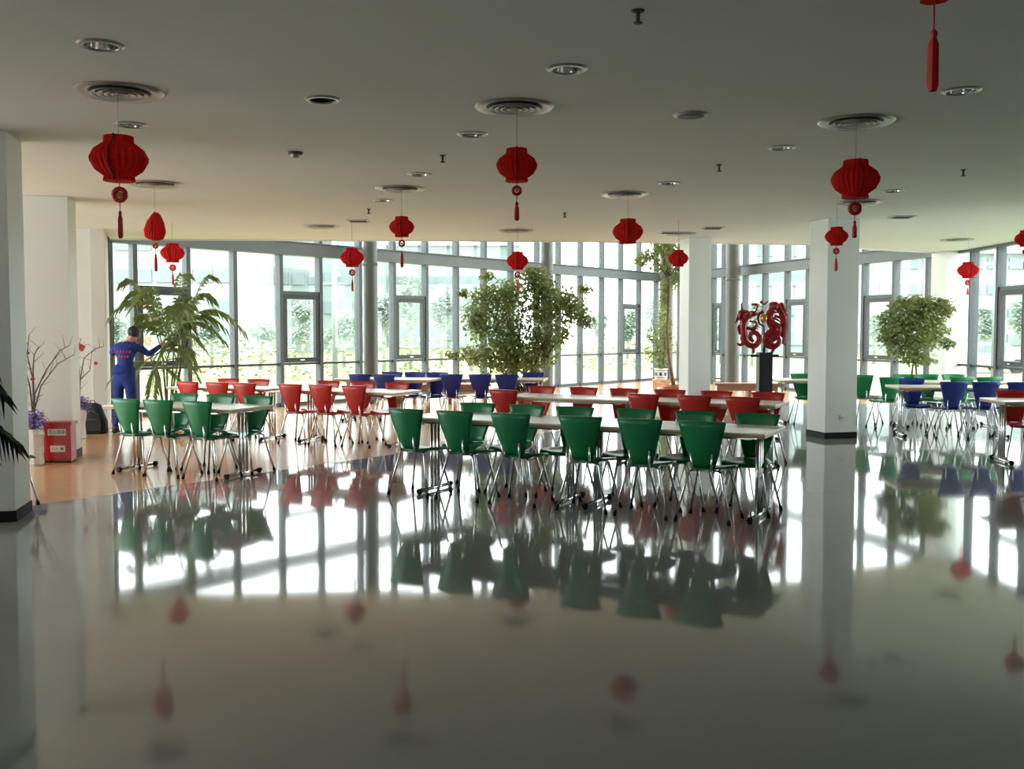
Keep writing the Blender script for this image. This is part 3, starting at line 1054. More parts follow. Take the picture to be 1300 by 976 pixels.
def frond(base, az, L, rise, droop, mt, parent, nl=20, ll=0.33, wd=0.016):
    """arching feather leaf as one part"""
    m = MB()
    pts = []
    d = Vector((math.cos(az), math.sin(az), 0))
    for i in range(11):
        t = i / 10
        pts.append(Vector(base) + d * (L * (t * .85)) + Vector((0, 0, rise * math.sin(min(1, t * 1.15) * math.pi * .5) - droop * t * t * t)))
    m.tube(pts, [.009 * (1 - .8 * i / 10) + .002 for i in range(11)], 4)
    side = Vector((-d.y, d.x, 0))
    for i in range(nl):
        t = .22 + .78 * i / (nl - 1)
        f = t * 10
        k = min(9, int(f))
        p = pts[k].lerp(pts[k + 1], f - k)
        tan = (pts[k + 1] - pts[k]).normalized()
        l = ll * (math.sin((t - .1) * math.pi * .85) ** .5) * random.uniform(.85, 1.1)
        for s in (-1, 1):
            dr = (side * s * .75 + tan * .65 + Vector((0, 0, -.25))).normalized()
            q1 = p + dr * l * .5 + Vector((0, 0, .02))
            q2 = p + dr * l + Vector((0, 0, -.22 * l - random.random() * .25 * l))
            wv = tan.cross(dr).cross(dr).normalized() * wd
            m.add([p, q1 + wv, q2, q1 - wv], [(0, 1, 2), (0, 2, 3)], False)
    return m.build('frond', mt, parent)


def big_palm():
    Y = 15.9
    b = at_y(214, 540, Y)
    e = empty('potted_palm', (b.x, Y, 0), 0, 'tall bamboo palm with arching fronds beside the person in blue', 'plant')
    pot(e, 0.27, 0.36)
    random.seed(21)
    tips = []
    for i in range(9):
        a = i * 0.7
        r0 = .04 + .10 * random.random()
        top = Vector((.26 * math.cos(a), .18 * math.sin(a), random.uniform(1.0, 1.35)))
        MB().tube([(r0 * math.cos(a), r0 * math.sin(a), .3), (top.x * .7, top.y * .7, .8), top], [.017, .015, .011], 6).build('cane', M['cane'], e)
        tips.append(top)
    spec = [(3.3, 1.05, 1.0, .45), (2.9, .95, 1.2, .3), (3.0, .75, .55, .45), (3.35, .55, 1.25, .1), (0.1, 1.35, 1.05, .55), (-.15, 1.15, .75, .45), (.3, 1.0, .95, .35), (.0, .7, 1.15, .15),
            (1.6, .6, 1.2, .2), (-1.5, .6, .9, .5), (-1.2, .8, 1.0, .4), (4.2, .7, 1.0, .3), (2.4, .7, .8, .3), (.7, .8, .6, .4), (.2, .7, .25, .4), (3.1, .7, .1, .35), (-.3, .55, .1, .4), (-.9, .6, .4, .4), (-2.0, .5, .2, .4), (.1, .5, 1.3, 0.05),
            (1.2, .3, 1.2, 0), (-1.8, .35, 1.1, .1), (0.5, .45, -.15, .25), (2.9, .45, -.15, .25), (-1.4, .4, -.2, .25), (-.2, .5, .7, .3), (2.7, .5, .8, .2)]
    for i, (az, L, rise, dr) in enumerate(spec):
        frond(tips[i % 9], az, L * 1.22, rise, dr, M['leaf_palm'], e, nl=15, ll=.27 if i < 14 else .2, wd=.0075)


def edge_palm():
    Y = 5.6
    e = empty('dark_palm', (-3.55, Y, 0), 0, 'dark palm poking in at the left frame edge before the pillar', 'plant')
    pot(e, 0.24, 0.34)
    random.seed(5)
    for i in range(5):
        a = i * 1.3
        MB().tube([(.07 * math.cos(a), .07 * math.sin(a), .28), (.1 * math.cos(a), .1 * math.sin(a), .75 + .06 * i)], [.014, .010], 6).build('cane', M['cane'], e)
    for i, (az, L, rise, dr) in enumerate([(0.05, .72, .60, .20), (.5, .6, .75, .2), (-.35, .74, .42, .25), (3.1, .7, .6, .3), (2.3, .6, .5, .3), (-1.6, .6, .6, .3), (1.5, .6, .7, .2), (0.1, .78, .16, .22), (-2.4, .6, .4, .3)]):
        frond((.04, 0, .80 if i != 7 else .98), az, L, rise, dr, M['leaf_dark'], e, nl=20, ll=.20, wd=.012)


ficus_bush(); small_ficus(); tall_tree(); corner_shrub(); big_palm(); edge_palm()
random.seed(11)


def bench(px0, px1, Y, ang, label):
    a, b = at_y(px0, 488, Y), at_y(px1, 488, Y)
    L = b.x - a.x
    e = empty('low_bench', (a.x, Y, 0), ang, label, 'bench', 'low brown wooden benches')
    for k in range(3):
        MB().box((L / 2, .07 + .15 * k, .40), (L, .14, .045), 0, .005).build('seat_plank', M['bench'], e)
    MB().box((L / 2, .03, .32), (L - .1, .03, .12)).build('apron', M['bench'], e)
    for x in (.12, L / 2, L - .12):
        MB().box((x, .22, .19), (.07, .38, .375)).build('leg', M['bench'], e)


bench(519, 624, 20.9, R(6), 'low brown wooden bench behind the blue chairs, left of the big ficus')
bench(908, 996, 21.4, R(-4), 'low salmon brown bench behind the dragon pedestal')


# ---- tall vases with twigs and purple flowers
def vase(px, py, label, twigs, orn):
    p = on_z(px, py)
    Y = p.y
    k = Y / 1262.0
    e = empty('flower_vase', p, 0, label, 'vase')
    MB().lathe([(0, 0), (.09, 0), (.10, .02), (.085, .2), (.11, .36), (.10, .42), (.085, .42), (.09, .36), (0, .3)], n=20, smooth=False, pleat=.04).build('vase_body', M['porcelain'], e)
    fl = MB()
    for q in blob_pts((0, 0, .52), (.15, .14, .14), 420, .3):
        leaves(fl, [q], .06, droop=.3)
    tag(fl.build('purple_flowers', M['purple'], e), kind='stuff')
    for tw in twigs:
        pts = [Vector((0, 0, .4))] + [Vector(((x - px) * k, random.uniform(-.1, .05), at_y(x, y, Y).z)) for x, y in tw]
        mm = MB().tube(pts, [.008 * (1 - i / len(pts)) + .0025 for i in range(len(pts))], 5)
        for i in range(1, len(pts)):
            d = Vector((random.uniform(-1, 1), random.uniform(-.3, .3), random.uniform(.2, 1))).normalized()
            mm.tube([pts[i - 1].lerp(pts[i], .5), pts[i - 1].lerp(pts[i], .5) + d * .16], [.004, .0018], 4)
            mm.tube([pts[i], pts[i] + Vector((-d.x, d.y, d.z)) * .12], [.003, .0015], 4)
        mm.build('twig', M['twig'], e)
    for (x, y, s) in orn:
        o = MB().box((0, 0, 0), (s, .012, s)).build('red_ornament', M['redbox'], e, ((x - px) * k, -.03, at_y(x, y, Y).z))
        o.rotation_euler = (0, .5, .2)
    return e


vase(45, 590, 'white vase of purple flowers and tall twigs left of the red box',
     [[(44, 520), (52, 490), (75, 462), (97, 450)], [(46, 500), (60, 470), (82, 445), (95, 438)], [(43, 480), (40, 450), (42, 425)], [(44, 470), (50, 450), (58, 440)], [(45, 490), (38, 470), (37, 440)]],
     [(46, 481, .04), (41, 448, .03)])
vase(101, 557, 'white vase of purple flowers and twigs beside the black backpack',
     [[(103, 480), (110, 455), (125, 442), (134, 440)], [(102, 470), (100, 450), (108, 430)], [(102, 480), (96, 450), (104, 442)], [(103, 485), (115, 470), (118, 445)]],
     [(107, 441, .09), (125, 461, .045)])

# ---- red fire extinguisher box
pb = (on_z(60, 586) + on_z(94, 586)) / 2
e = empty('extinguisher_box', (pb.x, pb.y, 0), R(4), 'red metal fire extinguisher box on the floor before the white pillar', 'extinguisher box')
MB().box((0, 0, .235), (.31, .17, .43), 0, .004).build('cabinet', M['redbox'], e)
MB().box((0, -.005, .465), (.35, .20, .035), 0, .006).build('lid', M['redbox'], e)
b = MB()
for sx in (-1, 1):
    b.box((sx * .125, 0, .01), (.05, .16, .02))
b.build('feet', M['black'], e)
MB().box((0, -.0875, .225), (.27, .006, .36), 0, .002).build('front_panel', M['redbox'], e)
pl = MB().box((0, -.0935, .36), (.21, .005, .075), 0, .001).build('upper_plate', M['plate'], e)
pl2 = MB().box((0.005, -.0935, .165), (.17, .005, .075), 0, .001).build('lower_plate', M['plate'], e)


def text_mesh(name, s, size, mt, parent, loc, rot):
    cu = bpy.data.curves.new(name, 'FONT')
    cu.body = s
    cu.size = size
    cu.align_x = 'CENTER'
    cu.align_y = 'CENTER'
    cu.extrude = 0.0008
    to = bpy.data.objects.new(name + '_tmp', cu)
    C.objects.link(to)
    dg = bpy.context.evaluated_depsgraph_get()
    me = bpy.data.meshes.new_from_object(to.evaluated_get(dg))
    bpy.data.objects.remove(to)
    me.materials.clear()
    me.materials.append(mt)
    o = bpy.data.objects.new(name, me)
    o.location = loc
    o.rotation_euler = rot
    C.objects.link(o)
    o.parent = parent
    return o


text_mesh('lettering', '灭火器箱', .05, M['ink'], pl, (0, -.0975, .36), (math.pi / 2, 0, 0))
text_mesh('lettering', '119', .045, M['inkred'], pl2, (-.03, -.0975, .165), (math.pi / 2, 0, 0))
MB().box((0.055, -.097, .165), (.035, .003, .03)).build('green_mark', M['inkgreen'], pl2)

# ---- black backpack
pb = on_z(118, 550)
e = empty('backpack', (pb.x, pb.y + .02, 0), R(12), 'black backpack on the floor between the wall and the person', 'bag')


def sub(me_builder, name, mt, parent, lv=2):
    o = me_builder.build(name, mt, parent)
    s = o.modifiers.new('s', 'SUBSURF')
    s.levels = s.render_levels = lv
    return o


b = MB()
b.smooth = True
rings = [(0.0, .19, .13), (.02, .21, .15), (.18, .20, .15), (.33, .17, .12), (.43, .12, .08), (.46, .05, .04)]
vs, fs = [], []
for (z, a, c) in rings:
    for k in range(12):
        t = 2 * math.pi * k / 12
        sx = abs(math.cos(t)) ** .6 * (1 if math.cos(t) > 0 else -1)
        sy = abs(math.sin(t)) ** .6 * (1 if math.sin(t) > 0 else -1)
        vs.append((a * sx + .015 * math.sin(z * 14), c * sy, z))
for i in range(len(rings) - 1):
    for k in range(12):
        fs.append((i * 12 + k, i * 12 + (k + 1) % 12, (i + 1) * 12 + (k + 1) % 12, (i + 1) * 12 + k))
fs += [tuple(reversed(range(12))), tuple(range(60, 72))]
b.add(vs, fs, True)
b.build('bag_body', M['bag'], e)
MB().box((0, -.155, .13), (.26, .05, .20), 0, .02).build('front_pocket', M['bag'], e)
MB().tube([(-.04, -.03, .45), (-.03, -.03, .50), (.03, -.03, .50), (.04, -.03, .45)], .008, 6).build('carry_handle', M['greystrap'], e)
MB().tube([(-.12, -.13, .28), (0, -.16, .36), (.12, -.13, .28)], .006, 5).tube([(-.11, -.185, .22), (.11, -.185, .22)], .005, 5).build('zip', M['greystrap'], e)
MB().tube([(-.14, -.12, .36), (-.22, -.14, .2), (-.28, -.1, .02), (-.2, -.16, .012)], .013, 6, flat=.4).build('shoulder_strap', M['greystrap'], e)

# ================================================================= PERSON
def person():
    Y = 15.0
    k = Y / 1262.0
    X0 = (161 - 650) * k
    e = empty('person', (X0, Y, 0), 0, 'person in blue coveralls seen from behind, tending the tall palm', 'person')

    def P(px, py, dy=0.0):
        q = at_y(px, py, Y)
        return Vector((q.x - X0, dy, q.z))
    J, E = [], []

    def j(p, r, parent=None):
        J.append((Vector(p), r))
        if parent is not None:
            E.append((parent, len(J) - 1))
        return len(J) - 1
    pelvis = j((-.04, 0, .86), (.155, .115))
    belly = j((-.03, .01, 1.02), (.145, .105), pelvis)
    chest = j((-.02, .04, 1.20), (.165, .115), belly)
    upper = j((-.01, .07, 1.31), (.150, .09), chest)
    neck = j((.03, .11, 1.40), (.052, .052), upper)
    head0 = j((.05, .13, 1.455), (.062, .068), neck)
    head1 = j((.065, .145, 1.515), (.078, .088), head0)
    head2 = j((.07, .15, 1.56), (.066, .075), head1)
    # arms
    hands = []
    for s in (-1, 1):
        sh = j((s * .185, .07, 1.295), (.062, .062), upper)
        if s < 0:
            el = j((-.30, .20, 1.20), (.050, .050), sh)
            wr = j((-.13, .40, 1.30), (.036, .036), el)
            hd = Vector((.75, .65, .25)).normalized()
        else:
            el = j((.27, .20, 1.19), (.050, .050), sh)
            wr = j((.38, .36, 1.31), (.036, .036), el)
            hd = Vector((.35, .8, .45)).normalized()
        wp = J[wr][0]
        pm = j(wp + hd * .05, (.024, .034), wr)
        pm2 = j(wp + hd * .095, (.018, .036), pm)
        hands.append((wp, hd, s))
    # legs
    feet = []
    for s, fx, fy in ((-1, -.17, -.02), (1, .10, .08)):
        hp = j((-.04 + s * .085, 0, .80), (.095, .10), pelvis)
        kn = j((-.04 + s * .10, .03, .46), (.072, .075), hp)
        an = j((fx, fy, .10), (.060, .062), kn)
        feet.append((fx, fy))
    me = bpy.data.meshes.new('body')
    me.from_pydata([tuple(p) for p, r in J], E, [])
    o = bpy.data.objects.new('body', me)
    C.objects.link(o)
    sk = o.modifiers.new('skin', 'SKIN')
    sk.use_smooth_shade = True
    for i, (p, r) in enumerate(J):
        me.skin_vertices[0].data[i].radius = r
    me.skin_vertices[0].data[pelvis].use_root = True
    ss = o.modifiers.new('sub', 'SUBSURF')
    ss.levels = ss.render_levels = 2
    dg = bpy.context.evaluated_depsgraph_get()
    me2 = bpy.data.meshes.new_from_object(o.evaluated_get(dg))
    bpy.data.objects.remove(o)
    me2.materials.clear()
    for m_ in ('coverall', 'skin'):
        me2.materials.append(M[m_])
    for f in me2.polygons:
        c = f.center
        f.use_smooth = True
        sk_ = c.z > 1.385 and abs(c.x - .05) < .12
        for wp, hd, s in hands:
            if (c - wp).dot(hd) > .004 and (c - wp).length < .2:
                sk_ = True
        f.material_index = 1 if sk_ else 0
    body = bpy.data.objects.new('body', me2)
    C.objects.link(body)
    body.parent = e
    # fingers
    for wp, hd, s in hands:
        side = hd.cross(Vector((0, 0, 1))).normalized()
        up = side.cross(hd)
        hb = MB()
        for i, (off, L) in enumerate(((-.027, .055), (-.009, .068), (.009, .072), (.026, .062))):
            p0 = wp + hd * .10 + up * off
            hb.tube([p0 - hd * .02, p0, p0 + hd * L * .45 + side * s * -.006, p0 + hd * L * .75 + side * s * -.022, p0 + hd * L * .85 + side * s * -.04], [.009, .009, .0085, .008, .006], 6)
        p0 = wp + hd * .045 + up * .03
        hb.tube([p0, p0 + up * .022 + hd * .02, p0 + up * .03 + hd * .05], [.011, .010, .007], 6)
        hb.build('fingers', M['skin'], e)
    # head: face details
    hc = Vector((.068, .148, 1.525))
    fc = MB()
    fc.tube([hc + Vector((0, .085, .0)), hc + Vector((0, .108, -.025)), hc + Vector((0, .088, -.035))], [.008, .013, .008], 6)
    fc.build('nose', M['skin'], e)
    for s in (-1, 1):
        MB().lathe([(0, -.007), (.018, -.004), (.024, .0), (.018, .006), (0, .004)], n=10).build('ear', M['skin'], e, hc + Vector((s * .083, .005, -.015))).rotation_euler = (0, math.pi / 2, 0)
        MB().lathe([(0, -.011), (.011, 0), (0, .011)], n=8).build('eye', M['hair'], e, hc + Vector((s * .03, .080, .0)))
    MB().tube([hc + Vector((-.022, .078, -.052)), hc + Vector((0, .084, -.054)), hc + Vector((.022, .078, -.052))], .005, 5).build('mouth', M['inkred'], e)
    # hair cap
    hm = MB()
    n1, n2 = 12, 20
    vs, fs = [], []
    for i in range(n1 + 1):
        th = math.pi * .80 * i / n1
        for kk in range(n2):
            ph = 2 * math.pi * kk / n2
            front = max(0, math.sin(ph))
            t2 = th * (1 - .50 * front)
            rr = 1 + .03 * math.sin(7 * ph + 3 * th)
            vs.append((hc.x + .090 * rr * math.sin(t2) * math.cos(ph), hc.y - .006 + .100 * rr * math.sin(t2) * math.sin(ph), hc.z + .008 + .092 * rr * math.cos(t2)))
    for i in range(n1):
        for kk in range(n2):
            fs.append((i * n2 + kk, (i + 1) * n2 + kk, (i + 1) * n2 + (kk + 1) % n2, i * n2 + (kk + 1) % n2))
    hm.add(vs, fs, True)
    hm.build('hair', M['hair'], e)
    # collar, jacket hem, cuffs
    MB().tube([Vector((.02 + .075 * math.cos(a * math.pi / 6), .095 + .065 * math.sin(a * math.pi / 6), 1.365 + .012 * math.sin(a * math.pi / 6))) for a in range(13)], .018, 6).build('collar', M['coverall'], e)
    MB().lathe([(.10, .12), (.158, .09), (.170, .03), (.168, -.02), (.150, -.025), (.1, .0)], n=24, c=(0, 0, 0)).build('jacket_hem', M['coverall'], e, (-.04, 0, .93)).scale = (1, .78, 1)
    # shoes
    for fx, fy in feet:
        sh = MB()
        sh.tube([(fx, fy - .06, .035), (fx, fy, .045), (fx, fy + .10, .038), (fx, fy + .17, .028)], [.036, .045, .044, .028], 10, flat=.8)
        sh.tube([(fx, fy, .05), (fx, fy, .12)], [.045, .052], 10)
        sh.build('shoe', M['shoe'], e)
    # red lettering on the back: two rows of brush strokes following the cloth
    lt = MB()
    random.seed(3)
    for (z, xs, n) in ((1.235, (-.14, .09), 6), (1.165, (-.11, .06), 5)):
        for i in range(n):
            x = xs[0] + (xs[1] - xs[0]) * i / (n - 1)
            y = -.100 + .35 * (x + .02) ** 2 - (1.235 - z) * .12
            lt.box((x, y, z), (.026, .006, .007))
            lt.box((x + .004, y, z + .014), (.008, .006, .024))
            lt.box((x - .006, y, z - .013), (.022, .006, .006))
    lt.build('back_lettering', M['inkred'], e)


person()

# ================================================================= DRAGON SCULPTURE
def dragon():
    Y = 14.3
    k = Y / 1262.0
    X0 = (970 - 650) * k
    ped = empty('pedestal', (X0, Y, 0), 0, 'dark slate pedestal with a cross arm under the red dragon sculpture', 'pedestal')
    zt = at_y(970, 447, Y).z
    MB().box((0, 0, zt / 2), (.19, .19, zt), 0, .008).build('shaft', M['pedestal'], ped)
    MB().box((0, 0, zt - .05), (.40, .05, .035), 0, .004).build('cross_arm', M['pedestal'], ped)
    MB().box((0, 0, .02), (.42, .42, .04), 0, .006).build('base_slab', M['pedestal'], ped)
    e = empty('dragon_sculpture', (X0, Y, zt), 0, 'round red openwork twin dragon sculpture holding a gold pearl', 'sculpture')

    def P(x, y, dy=0.0):  # crop pixels 676x976 of region 920..1010 x 370..500
        px, py = 920 + x / 7.511, 370 + y / 7.508
        q = at_y(px, py, Y)
        return Vector((q.x - X0, dy, q.z - zt))

    def curve(pts, r, name, dy=0.0, n=6, parent=e, sub_=4):
        r = r * 1.55
        P_ = [P(*p, dy=dy) for p in pts]
        out, rad = [], []
        for i in range(len(P_) - 1):
            p0, p1, p2, p3 = P_[max(i - 1, 0)], P_[i], P_[i + 1], P_[min(i + 2, len(P_) - 1)]
            for t_ in range(sub_):
                t = t_ / sub_
                out.append(.5 * ((2 * p1) + (-p0 + p2) * t + (2 * p0 - 5 * p1 + 4 * p2 - p3) * t * t + (-p0 + 3 * p1 - 3 * p2 + p3) * t ** 3))
        out.append(P_[-1])
        N = len(out)
        for i in range(N):
            t = i / (N - 1)
            rad.append(r * (1 - .55 * t))
        return MB().tube(out, rad, n), out
    # left dragon
    def build(list_, name):
        for pts, r, dy in list_:
            m, _ = curve(pts, r, name, dy)
            m.build(name, M['dragon'], e)
    # bodies: thick S curls
    build([([(215, 215), (175, 300), (185, 420), (215, 500), (290, 515), (330, 450), (300, 395), (250, 400), (245, 450), (275, 475)], .038, 0.0),
           ([(215, 215), (160, 200), (150, 250), (190, 262), (250, 225), (295, 215)], .036, .0),
           ([(460, 170), (420, 230), (450, 300), (510, 340), (500, 400), (430, 385), (385, 440), (400, 510), (470, 530), (520, 470), (470, 420), (430, 450), (455, 490)], .040, .0),
           ([(430, 140), (480, 120), (520, 160), (560, 230), (580, 320), (570, 420), (555, 500)], .030, .0)], 'dragon_body')
    build([([(190, 240), (165, 180), (160, 110)], .016, -.01), ([(180, 300), (130, 340), (145, 410)], .018, 0), ([(190, 480), (150, 510), (115, 490)], .020, 0), ([(260, 510), (275, 560), (265, 590)], .022, 0),
           ([(300, 230), (285, 200), (240, 190)], .016, 0), ([(200, 345), (260, 355), (305, 320), (290, 290), (235, 285)], .018, 0), ([(255, 125), (310, 125), (300, 180), (270, 200)], .014, 0),
           ([(340, 90), (375, 120), (415, 90)], .014, 0), ([(150, 210), (125, 230), (120, 290)], .014, 0), ([(140, 260), (110, 280), (100, 300)], .010, 0),
           ([(470, 530), (450, 575), (430, 590)], .022, 0), ([(560, 240), (600, 215)], .012, 0), ([(575, 330), (605, 300)], .012, 0), ([(555, 480), (575, 515)], .014, 0),
           ([(430, 180), (480, 200), (540, 190)], .016, -.02), ([(430, 250), (490, 265), (545, 300)], .015, -.02), ([(455, 310), (500, 330), (555, 370)], .014, -.02), ([(420, 350), (480, 365), (540, 430)], .014, -.02),
           ([(440, 200), (420, 270), (440, 340), (500, 370)], .030, .02), ([(540, 200), (560, 280), (545, 380), (560, 440)], .026, .02), ([(400, 420), (440, 470), (500, 440), (530, 400)], .026, .02),
           ([(470, 230), (520, 250), (560, 300)], .018, -.02), ([(425, 290), (480, 300), (530, 340)], .018, -.03), ([(410, 460), (450, 500), (520, 500)], .02, -.02), ([(160, 230), (185, 300), (150, 350), (175, 420)], .024, .02),
           ([(175, 190), (210, 240), (260, 240)], .024, .02), ([(130, 230), (110, 270), (105, 300)], .012, 0), ([(190, 400), (160, 440), (170, 490)], .016, .01), ([(315, 400), (340, 440), (330, 500), (280, 530)], .02, .01),
           ([(590, 250), (600, 330), (585, 420), (560, 470)], .014, .02), ([(230, 350), (270, 370), (310, 350)], .014, .01), ([(455, 130), (430, 160), (420, 210)], .018, 0), ([(540, 110), (570, 170), (590, 240)], .018, .01),
           ([(500, 150), (540, 110), (555, 130)], .014, 0), ([(440, 100), (470, 140), (520, 200), (540, 260), (530, 340)], .016, .015), ([(490, 420), (520, 440), (525, 500), (500, 530)], .018, .01)], 'fin')
    # heads
    for (x, y, s) in ((215, 215, -1), (470, 150, 1)):
        hb = MB()
        hb.lathe([(0, -.05), (.045, -.03), (.06, .0), (.045, .035), (0, .05)], n=12)
        h = hb.build('dragon_head', M['dragon'], e, P(x, y, -.02))
        MB().lathe([(0, -.012), (.012, 0), (0, .012)], n=8).build('eye', M['gold'], h, (-.02 * s, -.06, .012))
    m = MB()
    m.lathe([(0.075 * math.sin(math.pi * i / 12), -0.075 * math.cos(math.pi * i / 12)) for i in range(13)], n=20)
    m.build('gold_pearl', M['gold'], e, P(368, 255, -.02)).scale = (.72, .72, .88)
    rg, _ = curve([(368, 190), (330, 215), (318, 260), (335, 310), (370, 325)], .016, 'x')
    rg.build('flame_collar', M['lantern_deep'], e)
    MB().tube([P(375, 600), P(378, 470), P(372, 340), P(372, 320)], [.02, .016, .012, .01], 6).build('centre_rod', M['pedestal'], e)


dragon()

# ================================================================= OUTSIDE
og = MB().prism([(-90, 12), (90, 12), (110, 160), (-110, 160)], -0.42, -0.40)
tag(og.build('lawn', M['grass']), kind='structure')
pth = MB()
pp = [(-40, 24), (-12, 26.5), (-2, 31), (8, 41), (30, 46)]
for a, b in zip(pp[:-1], pp[1:]):
    a, b = Vector((*a, 0)), Vector((*b, 0))
    d = b - a
    m_ = (a + b) / 2
    pth.box((m_.x, m_.y, -.39), (d.length + .8, 2.4, .02), math.atan2(d.y, d.x))
struct(pth.build('footpath', M['sand']))
# plinth under the building
struct(MB().prism([(V0.x - .1, V0.y + .1), (V1.x, V1.y + .25), (V2.x + .2, V2.y + .1), (V3.x + .25, V3.y), (V5.x + .25, V5.y), (11.6, 11), (-10.5, 11)], -.4, -.2).build('foundation', M['facade']))


def out_tree(px, py_top, Y, wpx, mt, label, trunk=True, n=1300):
    p = at_y(px, 420, Y)
    zt = at_y(px, py_top, Y).z
    k = Y / 1262.0
    wr = wpx * k / 2
    e = empty('garden_tree', (p.x, Y, -.4), 0, label, 'tree', 'pale trees outside the glass')
    hh = zt + .4
    tr = MB().tube([(0, 0, 0), (.05, 0, hh * .45), (0, 0, hh * .8)], [wr * .06 + .06, wr * .045 + .04, .03], 6)
    for i in range(5):
        a = i * 1.3
        tr.tube([(0, 0, hh * (.35 + .07 * i)), (wr * .5 * math.cos(a), wr * .5 * math.sin(a), hh * (.55 + .07 * i))], [.05, .02], 5)
    tr.build('trunk', M['haze_pale_bark'], e)
    lf = MB()
    for i in range(9):
        a = random.uniform(0, 6.28)
        rr = random.uniform(.1, .6) * wr
        c = (rr * math.cos(a), rr * math.sin(a), hh * random.uniform(.45, .86))
        leaves(lf, blob_pts(c, (wr * .5, wr * .5, hh * .16), n // 9, .3), k * 6, droop=.6)
    tag(lf.build('crown', M[mt], e), kind='stuff')


tl = [(150, 385, 48, 50, 'tree_a', 'pale tree outside left, behind the palm'), (222, 372, 45, 52, 'tree_a', 'pale tree outside, right of the palm stems'), (268, 385, 52, 46, 'tree_b', 'pale tree outside between the palm and the third mullion'),
      (330, 392, 50, 52, 'tree_a', 'willowy pale tree outside behind the red chairs'), (384, 380, 60, 44, 'tree_b', 'pale tree seen through the open-framed window left'), (436, 388, 52, 50, 'tree_a', 'pale tree outside under the left-centre lantern'),
      (487, 360, 46, 40, 'tree_b', 'pale tree outside just right of the round column'), (521, 345, 50, 46, 'tree_a', 'tall pale tree outside behind the blue table'), (560, 352, 54, 44, 'tree_b', 'tall pale tree outside left of the ficus bush'),
      (598, 368, 48, 50, 'tree_a', 'pale tree outside at the ficus left edge'), (760, 395, 70, 40, 'tree_b', 'pale tree outside right of the ficus'), (797, 385, 66, 30, 'tree_a', 'pale tree outside through the narrow framed window'), (832, 375, 60, 34, 'tree_a', 'pale tree outside at the far glass corner'),
      (915, 395, 60, 34, 'tree_a', 'pale tree outside right of the slim pillar'), (955, 375, 55, 30, 'tree_b', 'pale tree outside behind the dragon sculpture'), (1110, 395, 58, 40, 'tree_a', 'pale tree outside left of the round ficus'),
      (1250, 385, 60, 34, 'tree_b', 'pale tree outside beside the right mullion'), (1298, 375, 50, 40, 'tree_a', 'pale tree outside at the right frame edge')]
for t in tl:
    out_tree(*t)


def hedge(px0, px1, Y, h, label):
    a, b = at_y(px0, 420, Y), at_y(px1, 420, Y)
    L = b.x - a.x
    o = MB()
    for i in range(int(L * 110)):
        leaves(o, [(random.uniform(0, L), random.uniform(-.6, .6), random.uniform(0, h) * .8 + .1)], .26, droop=.5)
    ob = o.build('hedge', M['hedge'], None, (a.x, Y, -.4))
    tag(ob, label, 'hedge', 'garden hedges outside')


hedge(145, 460, 40, 1.9, 'pale green hedge outside the left glass wall')
hedge(485, 620, 42, 2.1, 'pale green hedge outside behind the blue chairs')
hedge(730, 850, 50, 1.6, 'pale green hedge outside the far corner')


def building(px0, px1, py_top, Y, mt, label, floors=4, sill=True, cols=8, depth=12):
    a, b = at_y(px0, 420, Y), at_y(px1, 420, Y)
    zt = at_y(px0, py_top, Y).z
    L = b.x - a.x
    e = empty('far_building', (a.x, Y, -.4), 0, label, 'building', 'pale buildings outside')
    MB().box((L / 2, depth / 2, (zt + .4) / 2), (L, depth, zt + .4)).build('facade_wall', M[mt], e)
    fh = (zt + .4) / floors
    for f in range(floors):
        for c in range(cols):
            w_ = L / cols
            MB().box((w_ * (c + .5), -.06, fh * (f + .55)), (w_ * .78, .16, fh * .42)).build('window', M['facade_band'], e)
    MB().box((L / 2, -.2, zt + .4), (L + .6, .8, .35)).build('roof_edge', M['facade'], e)


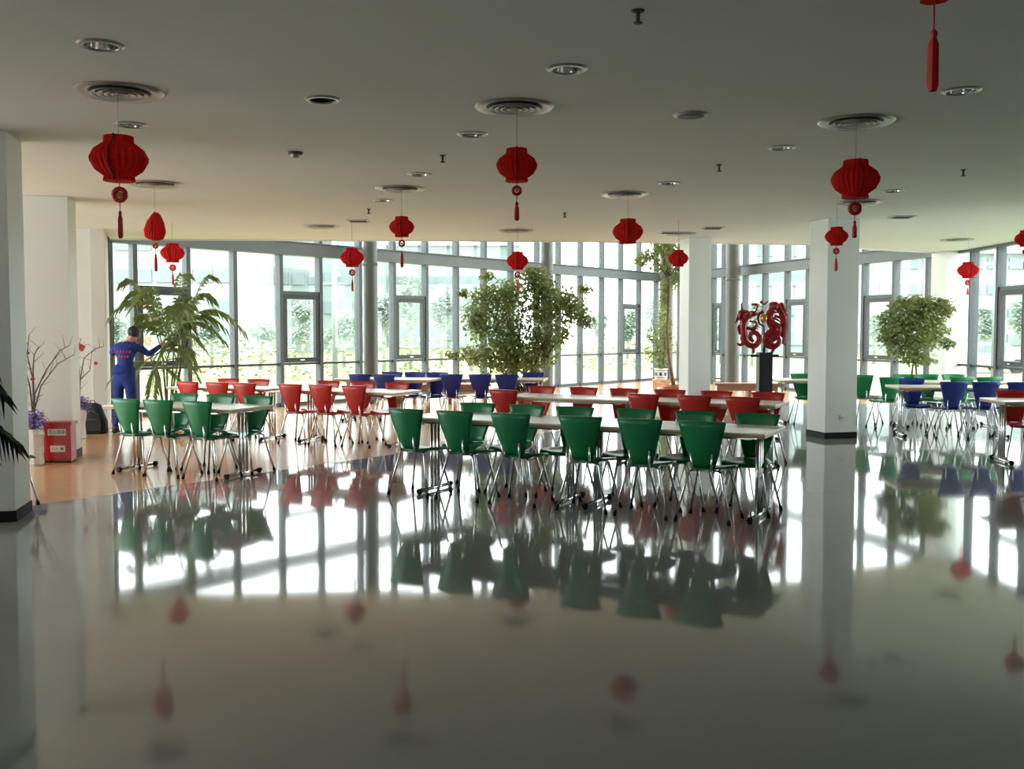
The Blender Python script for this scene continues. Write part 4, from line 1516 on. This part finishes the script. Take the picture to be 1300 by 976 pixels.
building(120, 300, 250, 75, 'facade', 'wide white building with window bands outside at far left', 5, cols=7)
building(310, 470, 300, 90, 'facade_mint', 'pale mint building outside behind the red chairs', 4, cols=8)
building(490, 660, 310, 106, 'facade_mint', 'pale building outside behind the trees left of centre', 4, cols=8)
building(940, 1075, 300, 80, 'facade_mint', 'pale mint building outside behind the dragon sculpture', 4, cols=5)
building(1085, 1330, 320, 85, 'facade', 'pale building outside at far right', 4, cols=9)
# red and white banded chimney tower
p = at_y(187, 420, 44)
e = empty('banded_tower', (p.x, 44, -.4), 0, 'red and white banded tower outside behind the palm', 'tower')
zt = at_y(187, 366, 44).z + .4
nb = 9
for i in range(nb):
    MB().box((0, 0, zt * (i + .5) / nb), (.36, .36, zt / nb)).build('tower_band', M['brick_red'] if i % 2 else M['facade'], e)
# utility poles
for (px, Y, pt, lab) in ((425, 36, 300, 'grey utility pole with cross arms outside left of the round column'), (1263, 34, 300, 'grey pole with cross arms outside at far right')):
    p = at_y(px, 420, Y)
    e = empty('utility_pole', (p.x, Y, -.4), 0, lab, 'pole', 'utility poles outside')
    zt = at_y(px, pt, Y).z + .4
    MB().tube([(0, 0, 0), (0, 0, zt)], [.11, .08], 8).build('mast', M['polem'], e)
    for z in (at_y(px, 335, Y).z + .4, at_y(px, 360, Y).z + .4):
        MB().box((0, 0, z), (.9, .08, .08)).build('cross_arm', M['polem'], e)


def car(px, Y, lab):
    p = at_y(px, 420, Y)
    e = empty('parked_car', (p.x, Y, -.4), R(8), lab, 'car', 'parked cars outside')
    prof = [(-2.1, .35), (-2.1, .75), (-1.3, .9), (-.7, 1.4), (.8, 1.4), (1.4, .95), (2.1, .85), (2.15, .35)]
    m = MB()
    n = len(prof)
    m.add([(x, -.85, z) for x, z in prof] + [(x, .85, z) for x, z in prof], [tuple(range(n)), tuple(reversed(range(n, 2 * n)))] + [(i, n + i, n + (i + 1) % n, (i + 1) % n) for i in range(n)])
    m.build('car_body', M['carm'], e)
    MB().box((.05, -.86, 1.13), (1.3, .02, .34)).build('side_window', M['facade_band'], e)
    for sx in (-1.3, 1.3):
        for sy in (-.8, .8):
            MB().tube([(sx, sy - .1, .33), (sx, sy + .1, .33)], .33, 14).build('wheel', M['black'], e)


car(1245, 46, 'pale silver car parked outside at right')
